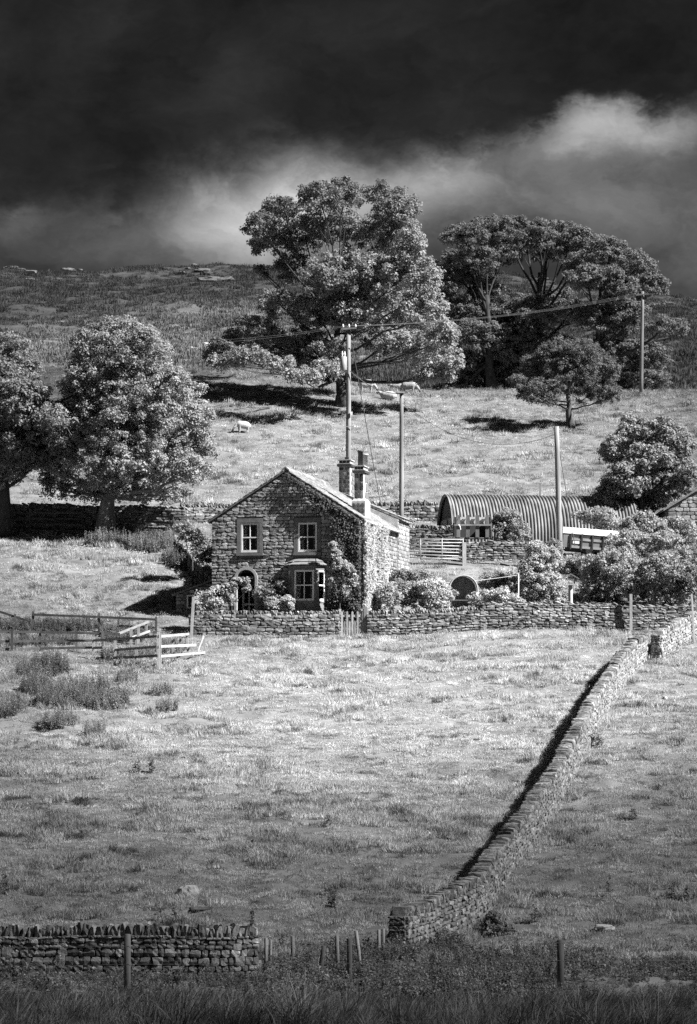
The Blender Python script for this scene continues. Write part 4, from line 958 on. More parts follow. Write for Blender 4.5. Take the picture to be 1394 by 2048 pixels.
# ================================================================== hut, feeder, trailer, barn
def hut():
    al = R(8.6); D0 = 167.2; a = Vector((math.cos(al), math.sin(al), 0)); b = Vector((-math.sin(al), math.cos(al), 0)); rad = 2.45
    F0 = at(905, D0); F0.z -= .05; c = F0+b*rad; L = 10.4; z0 = c.z
    t = thing('corrugated_hut', 'round-roofed corrugated iron hut behind the yard', 'hut', c, al)
    zt = top(900, 984, D0)-z0; ry = rad; zc = .6; rz = zt-zc
    n_s, pitch = 8, L/8; ribs = 7; ns = ribs*6; na = 22
    prof = [(-ry*math.cos(math.pi*i/na), zc+rz*math.sin(math.pi*i/na)) for i in range(na+1)]
    prof = [(-ry, -.1)]+prof+[(ry, -.1)]
    nrm = [(-1, 0)]+[(-math.cos(math.pi*i/na), math.sin(math.pi*i/na)) for i in range(na+1)]+[(1, 0)]
    for s in range(n_s):
        V = []; Fc = []; x0 = s*pitch; k = len(prof); off = .012 if s % 2 else 0
        for i in range(ns+1):
            x = x0+(pitch+.03)*i/ns; am = .05*math.cos(2*math.pi*(x/(pitch/ribs)))+off
            for (py, pz), (ny, nz) in zip(prof, nrm): V.append((x, py+ny*am, pz+nz*am))
        for i in range(ns):
            for j in range(k-1): q = i*k+j; Fc.append((q, q+1, q+k+1, q+k))
        o = link('corrugated_sheet', np_mesh('corrugated_sheet', V, Fc, 'sheet', smooth=True), t)
        md = o.modifiers.new('thickness', 'SOLIDIFY'); md.thickness = .01
    # boarded end with door and a dark opening over it
    n = 9
    for i in range(n):
        y0, y1 = -ry+.12+(2*ry-.24)*i/n, -ry+.12+(2*ry-.24)*(i+1)/n; ym = (y0+y1)/2; h = zc+rz*math.sqrt(max(0, 1-(max(abs(y0), abs(y1))/ry)**2))-.1
        if h > .2: m = MB(); m.span(.15, .19, y0+.006, y1-.006, -.1, min(h, 1.75)); m.build('end_board', 'wood_pale' if i < 5 else 'wood', t)
    m = MB(); m.prism([(.24, y*.97, z*.985) for y, z in prof], (.06, 0, 0)); m.build('end_frame', 'wood_dark', t)
    m = MB(); m.tube([(.10, -ry*math.cos(q)*.985, zc+rz*.985*math.sin(q)) for q in np.linspace(0, math.pi, 19)], .05, 6); m.build('end_trim', 'sheet', t)
    m = MB(); m.span(.08, .14, -.35, .75, -.05, 1.7); dr = m.build('door', 'wood_pale', t); m = MB(); m.span(.05, .075, .6, .66, .8, 1.0); m.build('handle', 'dark_metal', dr)
    m = MB(); m.span(L-.3, L-.2, -ry*.95, ry*.95, -.1, zc); m.prism([(L-.3, y*.97, z*.985) for y, z in prof], (.08, 0, 0)); m.build('end_frame', 'wood_dark', t)
    KEEP_OUT.append((F0.x, F0.y, al, L, 2*rad))
hut()
def feeder():
    D = 163.3; c = P(945, 1077, D); zb = P(945, 1077, D).z; t = thing('hay_feeder', 'dark slatted hay feeder standing on the yard wall', 'feeder', Vector((c.x, D, zb))); k = D/FP
    X = lambda u: (u-CU)*k-c.x; Z = lambda v: top(945, v, D)-zb
    z1 = Z(1032); b0 = 0.0
    m = MB(); m.prism([(X(907), .9, b0), (X(907), -.15, b0), (X(907), -.15, b0+.45), (X(907), .25, z1), (X(907), .9, z1)], (.05, 0, 0)); m.build('end_panel', 'wood_dark', t)
    m = MB(); m.prism([(X(982), .9, b0), (X(982), -.15, b0), (X(982), -.15, b0+.45), (X(982), .25, z1), (X(982), .9, z1)], (.05, 0, 0)); m.build('end_panel', 'wood_dark', t)
    m = MB(); m.span(X(907)+.055, X(982)-.005, .8, .85, b0, z1); m.build('back_panel', 'interior', t)
    m = MB(); m.span(X(907)+.055, X(982)-.005, -.13, .79, b0, b0+.05); m.build('floor', 'wood_dark', t)
    for u in (917, 936, 955, 975): m = MB(); m.span(X(u)-.10, X(u)+.10, -.16, -.08, b0+.052, z1+.04); m.build('slat', 'wood_dark', t)
    m = MB(); m.span(X(908), X(984), -.24, -.17, Z(1052), Z(1052)+.08); m.build('rail', 'wood', t)
    for u in (927, 946, 965):
        m = MB(); m.prism([(X(u-6), -.02, Z(1034)), (X(u+6), -.02, Z(1034)), (X(u+5), .06, Z(1050)), (X(u), .02, Z(1041)), (X(u-5), .06, Z(1050))], (0, .04, 0)); m.build('sack', 'white_paint', t)
    m = MB(); m.tube([(X(917), -.26, Z(1050)), (X(920), -.3, Z(1054)), (X(921), -.28, Z(1060))], .03, 6); m.build('rope_end', 'white_paint', t)
feeder()
def trailer():
    D = 162.4; k = D/FP; p0 = P(1125, 1098, D); zb = P(1130, 1098, D).z; t = thing('livestock_trailer', 'grey livestock trailer with rounded white roof behind the pole', 'trailer', Vector((p0.x, D, zb)))
    t.rotation_euler = (0, R(4.5), 0); L = 3.4; W = 1.7; hb = top(1130, 1066, D)-zb; hr = top(1130, 1053, D)-zb
    m = MB(); m.span(0, L, 0, W, .12, hb); m.build('body', 'trailer_body', t)
    n = 8; pr = [(0, y, z) for y, z in [(-.03, hb+.005)]+[(-.03+.42*(1-math.cos(math.pi/2*i/n)), hb+.005+(hr-hb)*math.sin(math.pi/2*i/n)) for i in range(1, n+1)]+[(W+.03-.42*(1-math.cos(math.pi/2*(n-i)/n)), hb+.005+(hr-hb)*math.sin(math.pi/2*(n-i)/n)) for i in range(n+1)]]
    m = MB(); m.prism([(q[0]-.04, q[1], q[2]) for q in pr], (L+.08, 0, 0)); m.build('roof', 'trailer_roof', t, False)
    for i in range(6): x = .42+i*.57; m = MB(); m.span(x-.035, x+.035, -.07, -.003, .02, hb+.02); m.span(x-.02, x+.02, -.045, .25, hb+.1, hb+.12) if False else None; m.build('rib', 'dark_metal', t)
    for za, zb_ in ((hb*.60, hb*.72), (hb*.12, hb*.26)):
        for i in range(5): m = MB(); m.span(.465+i*.57, .945+i*.57, -.035, -.002, za, zb_); m.build('side_slat', 'metal', t)
    for i in range(5): m = MB(); m.span(.48+i*.57, .93+i*.57, -.012, -.001, hb*.82, hb*.92); m.build('air_vent', 'interior', t)
    m = MB(); m.span(.52, .86, -.03, -.003, hb*.40, hb*.56); m.build('number_plate', 'white_paint', t)
    m = MB(); m.span(.1, L-.1, .1, W-.1, -.02, .115); m.build('chassis', 'dark_metal', t)
    for x in (1.4, 2.1):
        for y in (.08, W-.2): m = MB(); m.tube([(x, y, .0), (x, y+.16, .0)], .30, 16); wl = m.build('wheel', 'dark_metal', t); m = MB(); m.tube([(x, y-.012, 0), (x, y-.002, 0)], .16, 12); m.build('rim', 'metal', wl)
trailer()
def barn():
    D = 168.0; b = at(1400, D); k = D/FP; t = thing('barn', 'stone barn roof corner showing at the right edge', 'barn', b); X = lambda u: (u-CU)*k-b.x; Z = lambda v: top(1380, v, D)-b.z
    xe = X(1337); ze = Z(1018); xr = X(1470); zr = Z(938); x2 = 2*xr-xe; d = 9
    m = MB(); m.prism([(xe, 0, -.5), (x2, 0, -.5), (x2, 0, ze), (xr, 0, zr), (xe, 0, ze)], (0, d, 0)); m.build('wall', 'mortar', t)
    r = random.Random(8); pcs = []; z = -.2
    while z < zr:
        h = r.uniform(.15, .24); x = xe; 
        while x < x2:
            L = r.uniform(.25, .5); q = (ze+(zr-ze)*(1-abs(x+L/2-xr)/(xr-xe)))
            if z+h < q: pcs.append((Matrix.Translation((x+L/2, 0, z+h/2)) @ Matrix.Diagonal((L-.02, .14, h-.02, 1)), L*h*(1 if X(1330) < x < X(1394) else .1)))
            x += L
        z += h
    emit(t, 'stone', HSTONES, pcs, 60, 'small_stones')
    m = MB(); s = (zr-ze)/(xr-xe)
    for sg in (-1, 1):
        e = xr+sg*(xr-xe+.25); m.prism([(e, -.2, ze-.25*s+.03), (xr, -.2, zr+.03), (xr, -.2, zr+.15), (e, -.2, ze-.25*s+.15)], (0, d+.4, 0))
    m.build('roof', 'slate', t)
barn()

# ================================================================== poles and lines
def pole(u, vt, D, label, r=.135, ub=None, hw=True):
    b = at(ub or u, D); tp = P(u, vt, D); t = thing('utility_pole', label, 'pole', b); m = MB(b); n = 6
    m.tube([b-Vector((0, 0, .5))]+[b.lerp(tp, i/n) for i in range(1, n+1)], [r*1.12]+[r*(1.1-.25*i/n) for i in range(1, n+1)], 12); m.build('shaft', 'pole_wood', t, True); return t, b, tp
pa, ba, ta = pole(697, 660, 172, 'tall pole with transformer behind the cottage chimneys', .15)
pb, bb, tb = pole(803, 786, 172, 'plain pole right of the cottage below the grazing sheep', .13)
pc, bc, tcp = pole(1113, 853, 160.2, 'stout pole standing in front of the corrugated hut', .15, 1121)
pd, bd, td = pole(1285, 583, 222, 'distant pole on the skyline before the broad right tree', .14)
A_ = lambda u, v: P(u, v, 172-.02)
m = MB(ba); m.bar(P(684, 658, 171.8), P(713, 656, 171.8), .1, .1); ca = m.build('crossarm', 'wood_dark', pa)
for u in (686, 698, 711): m = MB(ba); q = P(u, 657, 171.8); m.tube([q+Vector((0, 0, .05)), q+Vector((0, 0, .12)), q+Vector((0, 0, .2)), q+Vector((0, 0, .25))], [.02, .06, .045, .02], 8); m.build('insulator', 'porcelain', ca)
q = P(687, 727, 171.75); m = MB(ba); m.tube([q-Vector((0, 0, .40)), q-Vector((0, 0, .36)), q+Vector((0, 0, .36)), q+Vector((0, 0, .40))], [.15, .19, .19, .14], 14); tr_ = m.build('transformer', 'metal', pa, True)
for dx in (-.07, .07): m = MB(ba); m.tube([q+Vector((dx, 0, .4)), q+Vector((dx, 0, .52)), q+Vector((dx, 0, .7))], [.03, .055, .02], 8); m.build('bushing', 'porcelain', tr_)
m = MB(ba); m.bar(q+Vector((.12, 0, .2)), A_(697, 720), .06, .06); m.bar(q+Vector((.12, 0, -.2)), A_(697, 733), .06, .06); m.build('bracket', 'dark_metal', pa)
m = MB(ba); m.bar(P(688, 853, 171.8), P(708, 853, 171.8), .03, .03); m.build('step_bolt', 'metal', pa)
q = P(703, 827, 171.8); m = MB(ba); m.box(q, (.12, .1, .2)); m.build('cable_box', 'porcelain', pa)
q = P(802, 785, 171.85); m = MB(bb); m.box(q, (.42, .3, .08)); m.build('pole_cap', 'metal', pb)
q = P(1285, 588, 222); m = MB(bd); m.bar(P(1272, 590, 221.8), P(1298, 588, 221.8), .1, .1); cdm = m.build('crossarm', 'wood_dark', pd)
wires('power_line', 'three power lines rising right to the distant pole', [[P(u, 652, 171.8), P(u2, 586, 221.8)] for u, u2 in ((686, 1273), (699, 1285), (711, 1297))], .0055, sag=.45)
wires('power_line', 'thin power lines running left from the tall pole', [[P(u, 652, 171.8), P(-260, v, 140)] for u, v in ((686, 640), (699, 655))], .005, 'wire_dark', sag=1.0)
wires('power_line', 'power lines leaving the distant pole to the right', [[P(1285, 584, 221.8), P(1700, 690, 260)], [P(1297, 586, 221.8), P(1710, 694, 260)]], .008, sag=.5)
wires('service_cable', 'dark service cable sagging between the two near poles', [[P(700, 742, 171.8), P(803, 787, 171.8)]], .025, 'wire_dark', sag=.35)
wires('service_cable', 'dark cable dropping right from the plain pole to the stout pole', [[P(805, 806, 171.8), P(1112, 868, 160.2)]], .013, 'wire_dark', sag=1.3)
wires('guy_wire', 'pale guy wire slanting down right from the tall pole', [[P(704, 690, 171.8), at(766, 176)]], .022)
wires('guy_wire', 'pale guy wire slanting down right from the stout pole', [[P(1117, 890, 160.2), P(1150, 1092, 161)]], .02)

# ================================================================== garden things
def garden():
    D = 151.5; b = at(928, D); t = thing('garden_arbour', 'small dark arched arbour with pale curved edge in the garden', 'arbour', b); k = D/FP
    X = lambda u: (u-CU)*k-b.x; x0, x1 = X(898), X(956); zt = top(925, 1151, D)-b.z; c = (x0+x1)/2; hw = (x1-x0)/2; n = 12; zs = zt-.85
    arc = [(c-hw*math.cos(math.pi*i/n), zs+.85*math.sin(math.pi*i/n)**.8) for i in range(n+1)]
    m = MB(); m.tube([(x1, 0, 0)]+[(x, 0, z) for x, z in reversed(arc)]+[(x0, 0, 0)], .035, 6); m.build('front_arch', 'wood', t)
    m = MB(); m.prism([(x1, .66, 0)]+[(x, .66, z) for x, z in reversed(arc)]+[(x0, .66, 0)], (0, .03, 0)); m.build('back_panel', 'wood', t)
    m = MB(); m.tube([(x1, .7, 0)]+[(x, .7, z) for x, z in reversed(arc)]+[(x0, .7, 0)], .05, 6); m.build('rear_arch', 'wood_dark', t)
    for (xa, za), (xb, zb) in zip(arc, arc[1:]): m = MB(); d = Vector((xb-xa, 0, zb-za)); m.prism([(xa, .06, za), (xb, .06, zb), (xb, .64, zb), (xa, .64, za)], (0, 0, .03)); m.build('slat', 'wood_dark', t)
    m = MB(); m.span(x0+.08, x1-.08, .1, .6, .42, .47); m.build('seat', 'wood_dark', t)
    D = 149.8; b = at(1141, D); t = thing('bird_table', 'weathered bird table on a thick post by the garden wall', 'bird table', b); z = top(1141, 1160, D)-b.z
    m = MB(); m.tube([(0, 0, -.2), (0, 0, z*.5), (0, 0, z-.25)], [.12, .11, .10], 8); m.build('post', 'wood_pale', t)
    m = MB(); m.span(-.28, .28, -.25, .25, z-.25, z-.21); m.build('tray', 'wood', t)
    for x in (-.2, .2): m = MB(); m.span(x-.02, x+.02, -.2, .2, z-.208, z+.1); m.build('upright', 'wood_pale', t)
    m = MB(); m.prism([(-.42, -.3, z+.02), (0, -.3, z+.26), (.42, -.3, z+.02), (.42, -.3, z+.06), (0, -.3, z+.31), (-.42, -.3, z+.06)], (0, .6, 0)); m.build('roof', 'wood_dark', t)
    D = 152; b = at(1037, D); t = thing('clothes_post', 'thin white washing line post in the garden', 'post', b); m = MB(b); m.tube([b, P(1037, 1147, D)], .028, 6); m.build('pole', 'white_paint', t)
    wires('washing_line', 'white washing line across the garden from the cottage wall', [[P(776, 1168, 153), P(1037, 1150, 152)]], .014, 'white_paint', 'washing line', .15)
garden()

# ================================================================== animals
def sheep(p, rz, label, graze=True, lying=False, sc=1.0):
    t = thing('sheep', label, 'sheep', p, rz, 'sheep on the hillside'); t.scale = (sc,)*3; z = .30 if lying else .62
    m = MB(); ring = [(-.56, .05), (-.52, .16), (-.40, .26), (-.18, .30), (.08, .29), (.30, .27), (.44, .21), (.52, .13), (.56, .05)]
    m.tube([(x, 0, z+.03*math.sin(x*4)) for x, _ in ring], [q for _, q in ring], 14)
    V4, V5 = ((.70, 0, z-.24), (.82, 0, z-.44)) if graze else ((.62, 0, z+.24), (.78, 0, z+.18))
    m.tube([(.30, 0, z+.04), (.50, 0, z+(.0 if graze else .12)), V4, V5], [.20, .15, .10, .05], 10)
    m.tube([(-.54, 0, z+.08), (-.60, 0, z-.05), (-.60, 0, z-.2)], [.04, .05, .03], 6)
    if not lying:
        for x, y, b_ in ((.30, .13, 0), (.30, -.13, 0), (-.34, .13, 1), (-.34, -.13, 1)):
            m.tube([(x, y, z-.05), (x-.02*b_, y, z-.26), (x+.02*b_-.05*b_, y, z*.36), (x, y, .0)], [.13, .075, .045, .042], 8)
    else:
        for y in (.17, -.17): m.tube([(.30, y, z-.12), (.44, y, .07), (.30, y, .05)], [.09, .06, .045], 8)
    bo = m.build('body', 'fleece', t, True); md = bo.modifiers.new('remesh', 'REMESH'); md.mode = 'VOXEL'; md.voxel_size = .035; md.use_smooth_shade = True
    V = [0, 0, 0, 0, V4, V5]
    hx, hy, hz = V[4]; m = MB()
    mx = Vector(V[5])-Vector(V[4]); c = Vector(V[4])
    m.tube([c+mx*.35, c+mx*.6, c+mx*1.05, c+mx*1.2], [.075, .095, .065, .03], 8); m.build('face', 'sheep_face', t, True)
    for s in (-1, 1): m = MB(); m.tube([c+Vector((0, s*.07, .02)), c+Vector((-.03, s*.17, .0)), c+Vector((-.04, s*.22, -.02))], [.02, .035, .01], 5); m.build('ear', 'sheep_face', t)
    return t
sheep(G(486, 866), R(200), 'white sheep grazing on open slope left of the tree', True, sc=.85)
sheep(G(818, 788), R(-8), 'white sheep grazing in sun beside the plain pole top', True)
sheep(G(733, 785), R(15), 'shaded sheep grazing just right of the tall pole', True)
sheep(G(776, 799), R(170), 'sheep lying in the tree shadow left of the plain pole', False, True)
sheep(G(796, 783), R(160), 'white sheep lying directly behind the plain pole top', False, True)

# ================================================================== rocks
def boulder(p, sx, sy, sz, label, seed, name='boulder', group=None, m='rock'):
    r = random.Random(seed); b = bmesh.new(); bmesh.ops.create_icosphere(b, subdivisions=3, radius=1)
    from mathutils import noise
    for v in b.verts:
        n = noise.noise(v.co*1.3+Vector((seed, 0, 0)))*.4+noise.noise(v.co*3.1+Vector((0, seed, 0)))*.16; q = v.co*(1+n); q.x = max(min(q.x, .92), -.92); q.z = min(q.z, .8)
        v.co = Vector((q.x*sx, q.y*sy, q.z*sz+sz*.35))
    me = bpy.data.meshes.new(name); b.to_mesh(me); b.free(); me.materials.append(MATS[m]); o = link(name, me, None, p, (0, 0, r.uniform(0, 6))); tag(o, label, 'rock', group); return o
boulder(G(378, 1795), .34, .3, .30, 'pale pointed boulder lying alone in the lower left field', 1)
boulder(G(1122, 1672), .34, .28, .22, 'rounded boulder beside the diagonal wall', 2)
boulder(G(1208, 1858), .36, .3, .10, 'flat stone sunk in grass in the lower right field', 3)
boulder(G(1330, 1398), .13, .1, .09, 'small white stone in the grass right of the diagonal wall', 4)
boulder(G(405, 1822), .5, .3, .10, 'dark low outcrop of stones below the pointed boulder', 5, m='stone_dark')
r_ = random.Random(77); k_ = 0
MOOR_LABELS = [f'{a} moor rock {b}' for b in ('near the left skyline', 'on the mid skyline beside the tall tree', 'low on the dark left moor', 'on the bright slope left of the tall tree', 'on the dark right moor') for a in ('largest pale', 'second largest pale', 'middle-sized pale', 'smaller pale', 'smallest pale', 'tiny pale', 'slight pale', 'least pale')]
MOOR_USED = {}
def moor_label(u, v):
    z = 4 if u > 900 else 1 if v < 570 and u > 300 else 0 if v < 570 else 3 if u > 300 else 2; MOOR_USED[z] = MOOR_USED.get(z, -1)+1; return MOOR_LABELS[z*8+MOOR_USED[z]]
for (u, v, s) in sorted([(20, 538, 2.0), (45, 541, 1.3), (60, 546, 1.6), (135, 541, 1.8), (155, 542, 1.2), (115, 560, 1.3), (378, 539, 1.2), (405, 543, 2), (412, 549, 1.6), (428, 564, 2.6), (455, 562, 2), (412, 545, 1.4), (365, 546, 1), (60, 560, 1), (84, 645, .8), (120, 645, .6), (40, 672, .9), (20, 675, .7), (400, 690, 1.2), (415, 695, 1.5), (385, 700, 1), (1310, 612, 1.6), (1340, 607, .8), (1090, 560, 1.5), (1350, 640, .9)], key=lambda q: -q[2]):
    p = G(u, v, 240, 640); boulder(p, s*r_.uniform(.8, 1.2), s*.6, s*.26, moor_label(u, v), 10+k_, 'moor_rock', 'rocks on the moor'); k_ += 1
p = G(387, 535, 400, 640); o = boulder(p+Vector((0, 3, .3)), 0.6, 0.6, 0.8, 'small stone cairn on the left skyline', 60, 'cairn'); o['category'] = 'cairn'

# ================================================================== trees
T1 = [(640, 400, 45, 35), (690, 395, 45, 38), (765, 398, 50, 35), (805, 420, 35, 40), (570, 425, 50, 32), (520, 455, 32, 30), (545, 490, 45, 32), (610, 470, 50, 42), (690, 465, 52, 45), (765, 470, 55, 45), (820, 490, 28, 50), (590, 540, 42, 35), (650, 550, 50, 42), (730, 545, 60, 45), (800, 555, 55, 45), (850, 560, 32, 45), (560, 610, 50, 32), (630, 620, 52, 35), (700, 625, 50, 40), (775, 625, 60, 45), (850, 625, 48, 45), (510, 665, 45, 30), (440, 705, 40, 26), (475, 685, 40, 26), (545, 690, 48, 32), (610, 690, 50, 35), (665, 700, 40, 30), (580, 730, 45, 24), (640, 745, 38, 20), (770, 690, 45, 30), (830, 695, 50, 35), (885, 680, 30, 40), (900, 730, 30, 32), (860, 755, 32, 26), (525, 545, 22, 12), (700, 590, 90, 90, 0), (560, 735, 40, 18, -7), (610, 750, 40, 16, -8), (500, 715, 40, 20, -6), (660, 735, 34, 16, -7), (450, 725, 30, 16, -5)]
plant('sycamore_tree', 'tall bright central tree behind the cottage chimneys', 'tree', G(684, 812), G(684, 812).y, T1, 'leaf_mid', .19, .46, 46, .56, .42, seed=11, inner=.4, depth=11)
T2 = [(935, 480, 45, 30), (985, 462, 50, 27), (1045, 460, 52, 26), (1105, 472, 52, 28), (1165, 487, 52, 28), (1220, 510, 50, 30), (1268, 540, 40, 34), (1305, 580, 30, 30), (905, 535, 35, 30), (945, 555, 45, 30), (890, 580, 26, 40), (975, 600, 48, 32), (925, 630, 45, 34), (1175, 560, 42, 24), (1235, 580, 42, 28), (1015, 640, 48, 28), (1080, 640, 45, 24), (1140, 625, 45, 22), (1200, 640, 50, 28), (1265, 635, 40, 26), (1325, 655, 46, 18), (1365, 665, 22, 10), (960, 680, 50, 35), (1030, 690, 50, 35), (920, 740, 45, 38), (985, 755, 50, 40), (1230, 700, 45, 34), (1300, 720, 38, 32), (1310, 765, 28, 20), (900, 785, 34, 20), (1060, 760, 50, 34), (1250, 765, 50, 30), (1110, 700, 40, 26), (1000, 512, 36, 20), (1092, 512, 26, 14), (1150, 530, 30, 18), (955, 520, 40, 24), (1205, 552, 36, 22), (1060, 720, 110, 50, 0), (1018, 485, 34, 22), (1075, 480, 34, 22), (1140, 498, 34, 22), (1052, 610, 34, 18), (1120, 590, 26, 14)]
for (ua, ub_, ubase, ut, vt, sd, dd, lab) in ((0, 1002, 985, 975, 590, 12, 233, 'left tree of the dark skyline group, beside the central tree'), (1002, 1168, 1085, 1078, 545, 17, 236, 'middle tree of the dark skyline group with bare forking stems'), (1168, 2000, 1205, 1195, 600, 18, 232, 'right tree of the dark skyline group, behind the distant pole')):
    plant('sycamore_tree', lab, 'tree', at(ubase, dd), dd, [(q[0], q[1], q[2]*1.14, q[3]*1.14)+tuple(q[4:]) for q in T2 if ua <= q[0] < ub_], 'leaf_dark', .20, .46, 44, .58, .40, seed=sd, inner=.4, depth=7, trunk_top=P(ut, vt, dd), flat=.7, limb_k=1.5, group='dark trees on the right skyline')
T3 = [(1075, 745, 40, 40), (1115, 715, 45, 36), (1165, 712, 42, 34), (1205, 745, 36, 38), (1140, 750, 52, 42), (1090, 785, 42, 28), (1180, 785, 46, 28), (1055, 790, 24, 16), (1225, 790, 22, 18), (1035, 765, 18, 14)]
plant('hawthorn_tree', 'small dark twiggy thorn tree alone on the slope', 'tree', G(1141, 857), G(1141, 857).y, T3, 'leaf_haw', .11, .3, 44, .7, .26, seed=13, inner=.4, depth=4.5)
T4 = [(1270, 870, 40, 36), (1325, 870, 42, 34), (1240, 905, 36, 36), (1300, 925, 48, 40), (1365, 900, 28, 40), (1255, 960, 44, 38), (1330, 970, 50, 36), (1215, 905, 18, 10), (1225, 985, 28, 26), (1285, 1005, 50, 26), (1380, 960, 20, 34), (1258, 840, 12, 16), (1215, 1005, 36, 30)]
plant('young_tree', 'dense mid-sized tree at right between hut and barn', 'tree', at(1285, 171), 171, T4, 'leaf_mid', .17, .36, 40, .8, .2, seed=14, depth=3)
T5 = [(245, 760, 108, 125, 0), (275, 850, 145, 125, 0), (190, 880, 112, 115, 0), (250, 930, 150, 72, -.5), (230, 675, 60, 40), (175, 690, 34, 30), (300, 690, 36, 32), (150, 765, 32, 34), (345, 775, 38, 40), (395, 850, 34, 40), (410, 905, 24, 24), (390, 940, 36, 30), (105, 840, 34, 34), (100, 920, 36, 36), (110, 975, 34, 22), (180, 985, 45, 20), (260, 992, 45, 16), (330, 988, 40, 18), (400, 780, 14, 12), (360, 990, 26, 14)]
plant('sycamore_tree', 'round leafy tree with a thick trunk left of the cottage', 'tree', G(209, 1076), G(209, 1076).y, T5, 'leaf_mid', .15, .40, 46, .66, .48, 'bark_pale', seed=15, depth=6, trunk_top=P(215, 830, G(209, 1076).y))
T6 = [(15, 710, 45, 40), (50, 745, 36, 40), (-20, 770, 45, 45), (30, 800, 50, 45), (70, 800, 28, 34), (0, 860, 50, 45), (60, 860, 40, 40), (20, 920, 50, 40), (75, 925, 35, 34), (-10, 960, 40, 30), (85, 780, 14, 14), (15, 830, 70, 110, 0)]
plant('sycamore_tree', 'tree cut by the left edge beside the round leafy tree', 'tree', at(8, 171), 171, T6, 'leaf_mid', .18, .46, 48, .7, .42, seed=16, depth=5, trunk_top=P(10, 850, 171))

# ================================================================== shrubs
def shrub(label, D, blobs, leaf, size=.115, pr=.25, per=36, dens=.75, seed=1, name='shrub', cat='bush', tr=.04, **k):
    u = sum(q[0] for q in blobs)/len(blobs); b = at(u, D)
    return plant(name, label, cat, b, D, blobs, leaf, size, pr, per, dens, tr, 'bark', seed, **k)
shrub('leafy elder bush in front of the hut beside the feeder', 163.6, [(1015, 1040, 28, 22), (1000, 1062, 26, 22), (1030, 1070, 30, 26), (1012, 1085, 26, 16)], 'leaf_mid', seed=21)
shrub('tall pale feathery shrub in the garden left of the bird table', 153, [(1070, 1100, 18, 20), (1095, 1125, 34, 32), (1065, 1140, 26, 32), (1085, 1170, 42, 30), (1060, 1190, 24, 26), (1105, 1200, 34, 22)], 'leaf_bright', seed=22)
shrub('big bush at right below the barn', 158, [(1290, 1060, 50, 34), (1350, 1068, 44, 34), (1385, 1090, 34, 36), (1325, 1095, 50, 36), (1255, 1095, 44, 34)], 'leaf_mid', .13, .3, seed=23)
shrub('dense dark bush behind the garden wall at far right', 152, [(1330, 1150, 55, 44), (1385, 1140, 36, 50), (1290, 1185, 44, 34), (1360, 1190, 50, 32)], 'leaf_dark', .13, .3, seed=24)
shrub('rounded bush between bird table and the far right bush', 153.5, [(1230, 1130, 40, 34), (1200, 1160, 42, 34), (1240, 1180, 44, 34), (1190, 1195, 36, 24), (1180, 1130, 26, 20)], 'leaf_mid', .13, .3, seed=25)
shrub('sunlit low bush behind the livestock trailer', 166, [(1170, 1035, 26, 14), (1200, 1032, 30, 18), (1215, 1050, 28, 18)], 'leaf_bright', seed=26)
shrub('leafy shrub under the stout pole by the yard wall', 159.6, [(1150, 1130, 28, 14), (1185, 1128, 26, 14), (1108, 1100, 14, 20), (1135, 1145, 26, 16)], 'leaf_mid', seed=27)
shrub('clipped dark hedge beside the cottage side wall', 155, [(805, 1155, 24, 12), (835, 1152, 26, 11)], 'leaf_dark', .1, .25, 46, 1.2, seed=28, name='hedge')
shrub('mixed garden shrub against the cottage side wall', 150.3, [(775, 1195, 26, 26), (805, 1185, 30, 26), (835, 1195, 30, 26)], 'leaf_mid', seed=29)
shrub('pale garden shrub left of the arbour', 150.5, [(862, 1180, 26, 26), (885, 1195, 26, 22), (868, 1205, 30, 16)], 'leaf_bright', seed=30)
shrub('low border plants right of the arbour', 150.2, [(965, 1200, 26, 16), (1000, 1195, 26, 20), (1025, 1205, 26, 14)], 'leaf_bright', .12, .28, seed=31)
shrub('dark shrub behind the washing line post', 154.5, [(985, 1165, 32, 18), (1015, 1160, 28, 18), (1040, 1180, 22, 24)], 'leaf_dark', seed=32)
shrub('pale climbing shrub left of the cottage door', 147.9, [(482, 1163, 16, 7), (460, 1172, 16, 9), (492, 1176, 7, 7), (448, 1185, 12, 12), (436, 1203, 14, 12), (464, 1200, 8, 10)], 'leaf_bright', .11, .15, 30, .8, seed=33, depth=.3, cat='climber', name='climbing_shrub')
shrub('pale bushy plant at the left corner of the garden', 148.1, [(408, 1205, 22, 20), (425, 1195, 18, 20)], 'leaf_bright', .12, .28, seed=34)
shrub('dark shrub between the door and the bay window', 148.6, [(530, 1185, 20, 18), (555, 1180, 20, 20), (545, 1205, 28, 12)], 'leaf_dark', .12, .28, seed=35, depth=.3)
shrub('pale flowering plant under the bay window', 147.7, [(545, 1208, 14, 12), (575, 1207, 14, 14), (562, 1214, 24, 8)], 'leaf_bright', .1, .2, 40, 1, seed=36)
shrub('pale climbing rose on the gable right of the bay', 147.45, [(668, 1092, 9, 8), (672, 1112, 12, 12), (684, 1130, 12, 12), (698, 1142, 11, 12), (706, 1160, 9, 12), (664, 1135, 9, 14), (676, 1156, 10, 12), (690, 1178, 9, 12), (660, 1160, 6, 10)], 'leaf_bright', .11, .16, 34, .8, seed=37, depth=.3, cat='climber', name='climbing_rose')
shrub('bramble mound on the wall above the left of the cottage', 158, [(385, 1075, 26, 20), (405, 1090, 22, 18), (365, 1062, 18, 14)], 'leaf_mid', .13, .3, seed=38, name='bramble')
shrub('dark bramble at the left corner of the cottage', 155, [(415, 1105, 14, 24), (400, 1110, 14, 14)], 'leaf_dark', .12, .28, seed=39, name='bramble')
shrub('dark spiny bush against the middle of the diagonal wall', G(1197, 1492).y, [(1190, 1478, 14, 10), (1200, 1484, 14, 8)], 'leaf_dark', .09, .2, seed=40)
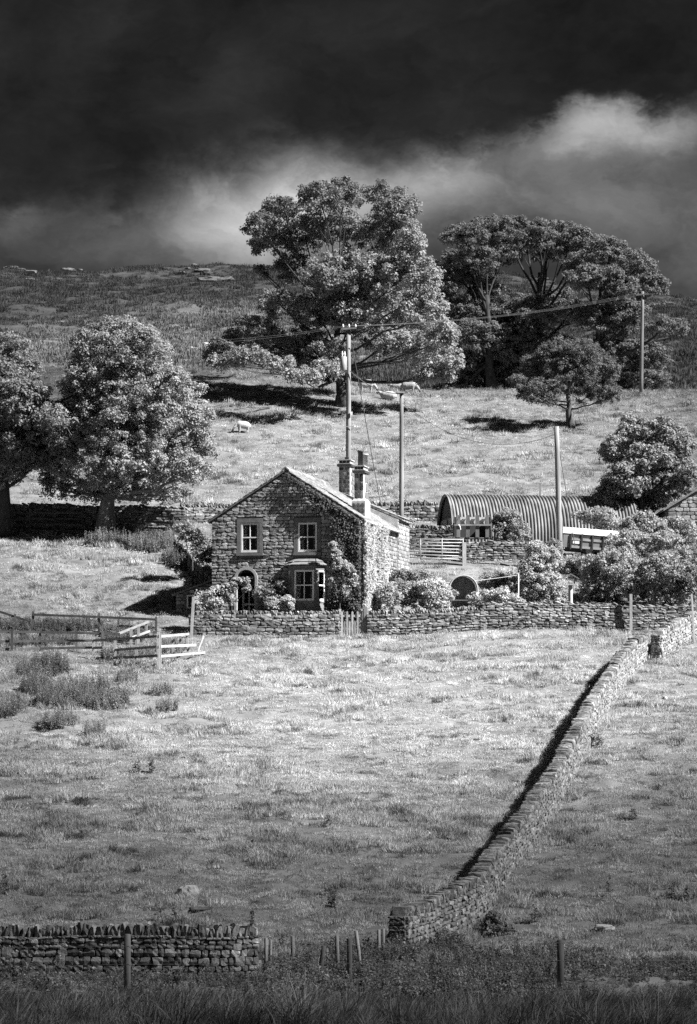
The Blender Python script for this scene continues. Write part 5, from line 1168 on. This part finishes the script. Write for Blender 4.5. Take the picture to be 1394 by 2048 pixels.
shrub('leafy bramble at the foot of the near diagonal wall', G(985, 1870).y, [(985, 1850, 26, 26), (1005, 1865, 24, 20), (970, 1870, 18, 18)], 'leaf_dark', .08, .16, 40, seed=41, name='bramble')

# ================================================================== weeds and grass
nettles('nettle_bed', 'bed of tall nettles filling the sheep pen', [(100, 1258, 110, 12), (250, 1272, 60, 14), (80, 1288, 80, 8), (255, 1318, 55, 10), (340, 1302, 40, 8)], 900, .45, .85, 1)
nettles('nettle_bed', 'dark nettle and dock patch in front of the sheep pen', [(85, 1345, 50, 20), (70, 1380, 30, 14), (150, 1400, 75, 22), (215, 1410, 45, 16), (20, 1425, 28, 12)], 950, .45, .95, 2)
nettles('weed_patch', 'scattered dark docks below the nettle patch', [(120, 1450, 40, 10), (190, 1470, 25, 8), (320, 1388, 25, 6), (250, 1365, 30, 6), (335, 1420, 22, 6)], 260, .4, .8, 3)
nettles('nettle_bed', 'sunlit nettles and grass below the paddock fence', [(300, 1095, 50, 12), (210, 1090, 40, 6), (370, 1125, 40, 16)], 650, .7, 1.2, 4)
nettles('weed_patch', 'rough weeds along the foot of the foreground wall', [(560, 1950, 90, 30), (850, 1925, 180, 18), (1200, 1950, 200, 20)], 500, .35, .75, 5, WEED)
nettles('weed_patch', 'weeds hiding the near end of the diagonal wall', [(800, 1918, 45, 10), (880, 1895, 50, 10)], 200, .45, .9, 8, WEED)
nettles('weed_patch', 'short weeds at the foot of the foreground wall', [(230, 1970, 270, 14)], 260, .3, .55, 6, WEED)
def dock(i, u, v, h, label):
    rr = random.Random(i); p = G(u, v); me = stalk(rr, h, 16, .16, 'weed_leaf', True); o = link('thistle', me, None, p, (0, 0, rr.uniform(0, 6))); tag(o, label, 'thistle')
for i, (u, v, h, lab) in enumerate([(320, 1848, .55, 'tall pale thistle above the foreground wall, left of a pair'), (344, 1850, .5, 'shorter thistle beside the tall pale thistle'), (508, 1868, .7, 'tall thistle behind the end of the foreground wall'), (662, 1815, .5, 'spindly thistle in the lower field left of the wall'), (1070, 1845, .5, 'thistle right of the near diagonal wall'), (1216, 1790, .5, 'thistle clump in the lower right field'), (1262, 1640, .45, 'small thistle in the middle of the right field'), (1340, 1795, .5, 'thistle near the right edge of the lower field'), (10, 1790, .6, 'tall thistle at the left edge of the lower field'), (660, 1655, .35, 'short thistle in the middle of the lower field'), (1380, 1800, .5, 'last thistle at the right edge'), (275, 1545, .45, 'left clump of rush in the middle left field'), (300, 1545, .6, 'dark clump of rush in the middle left field')]): dock(50+i, u, v, h, lab)
build_grass()
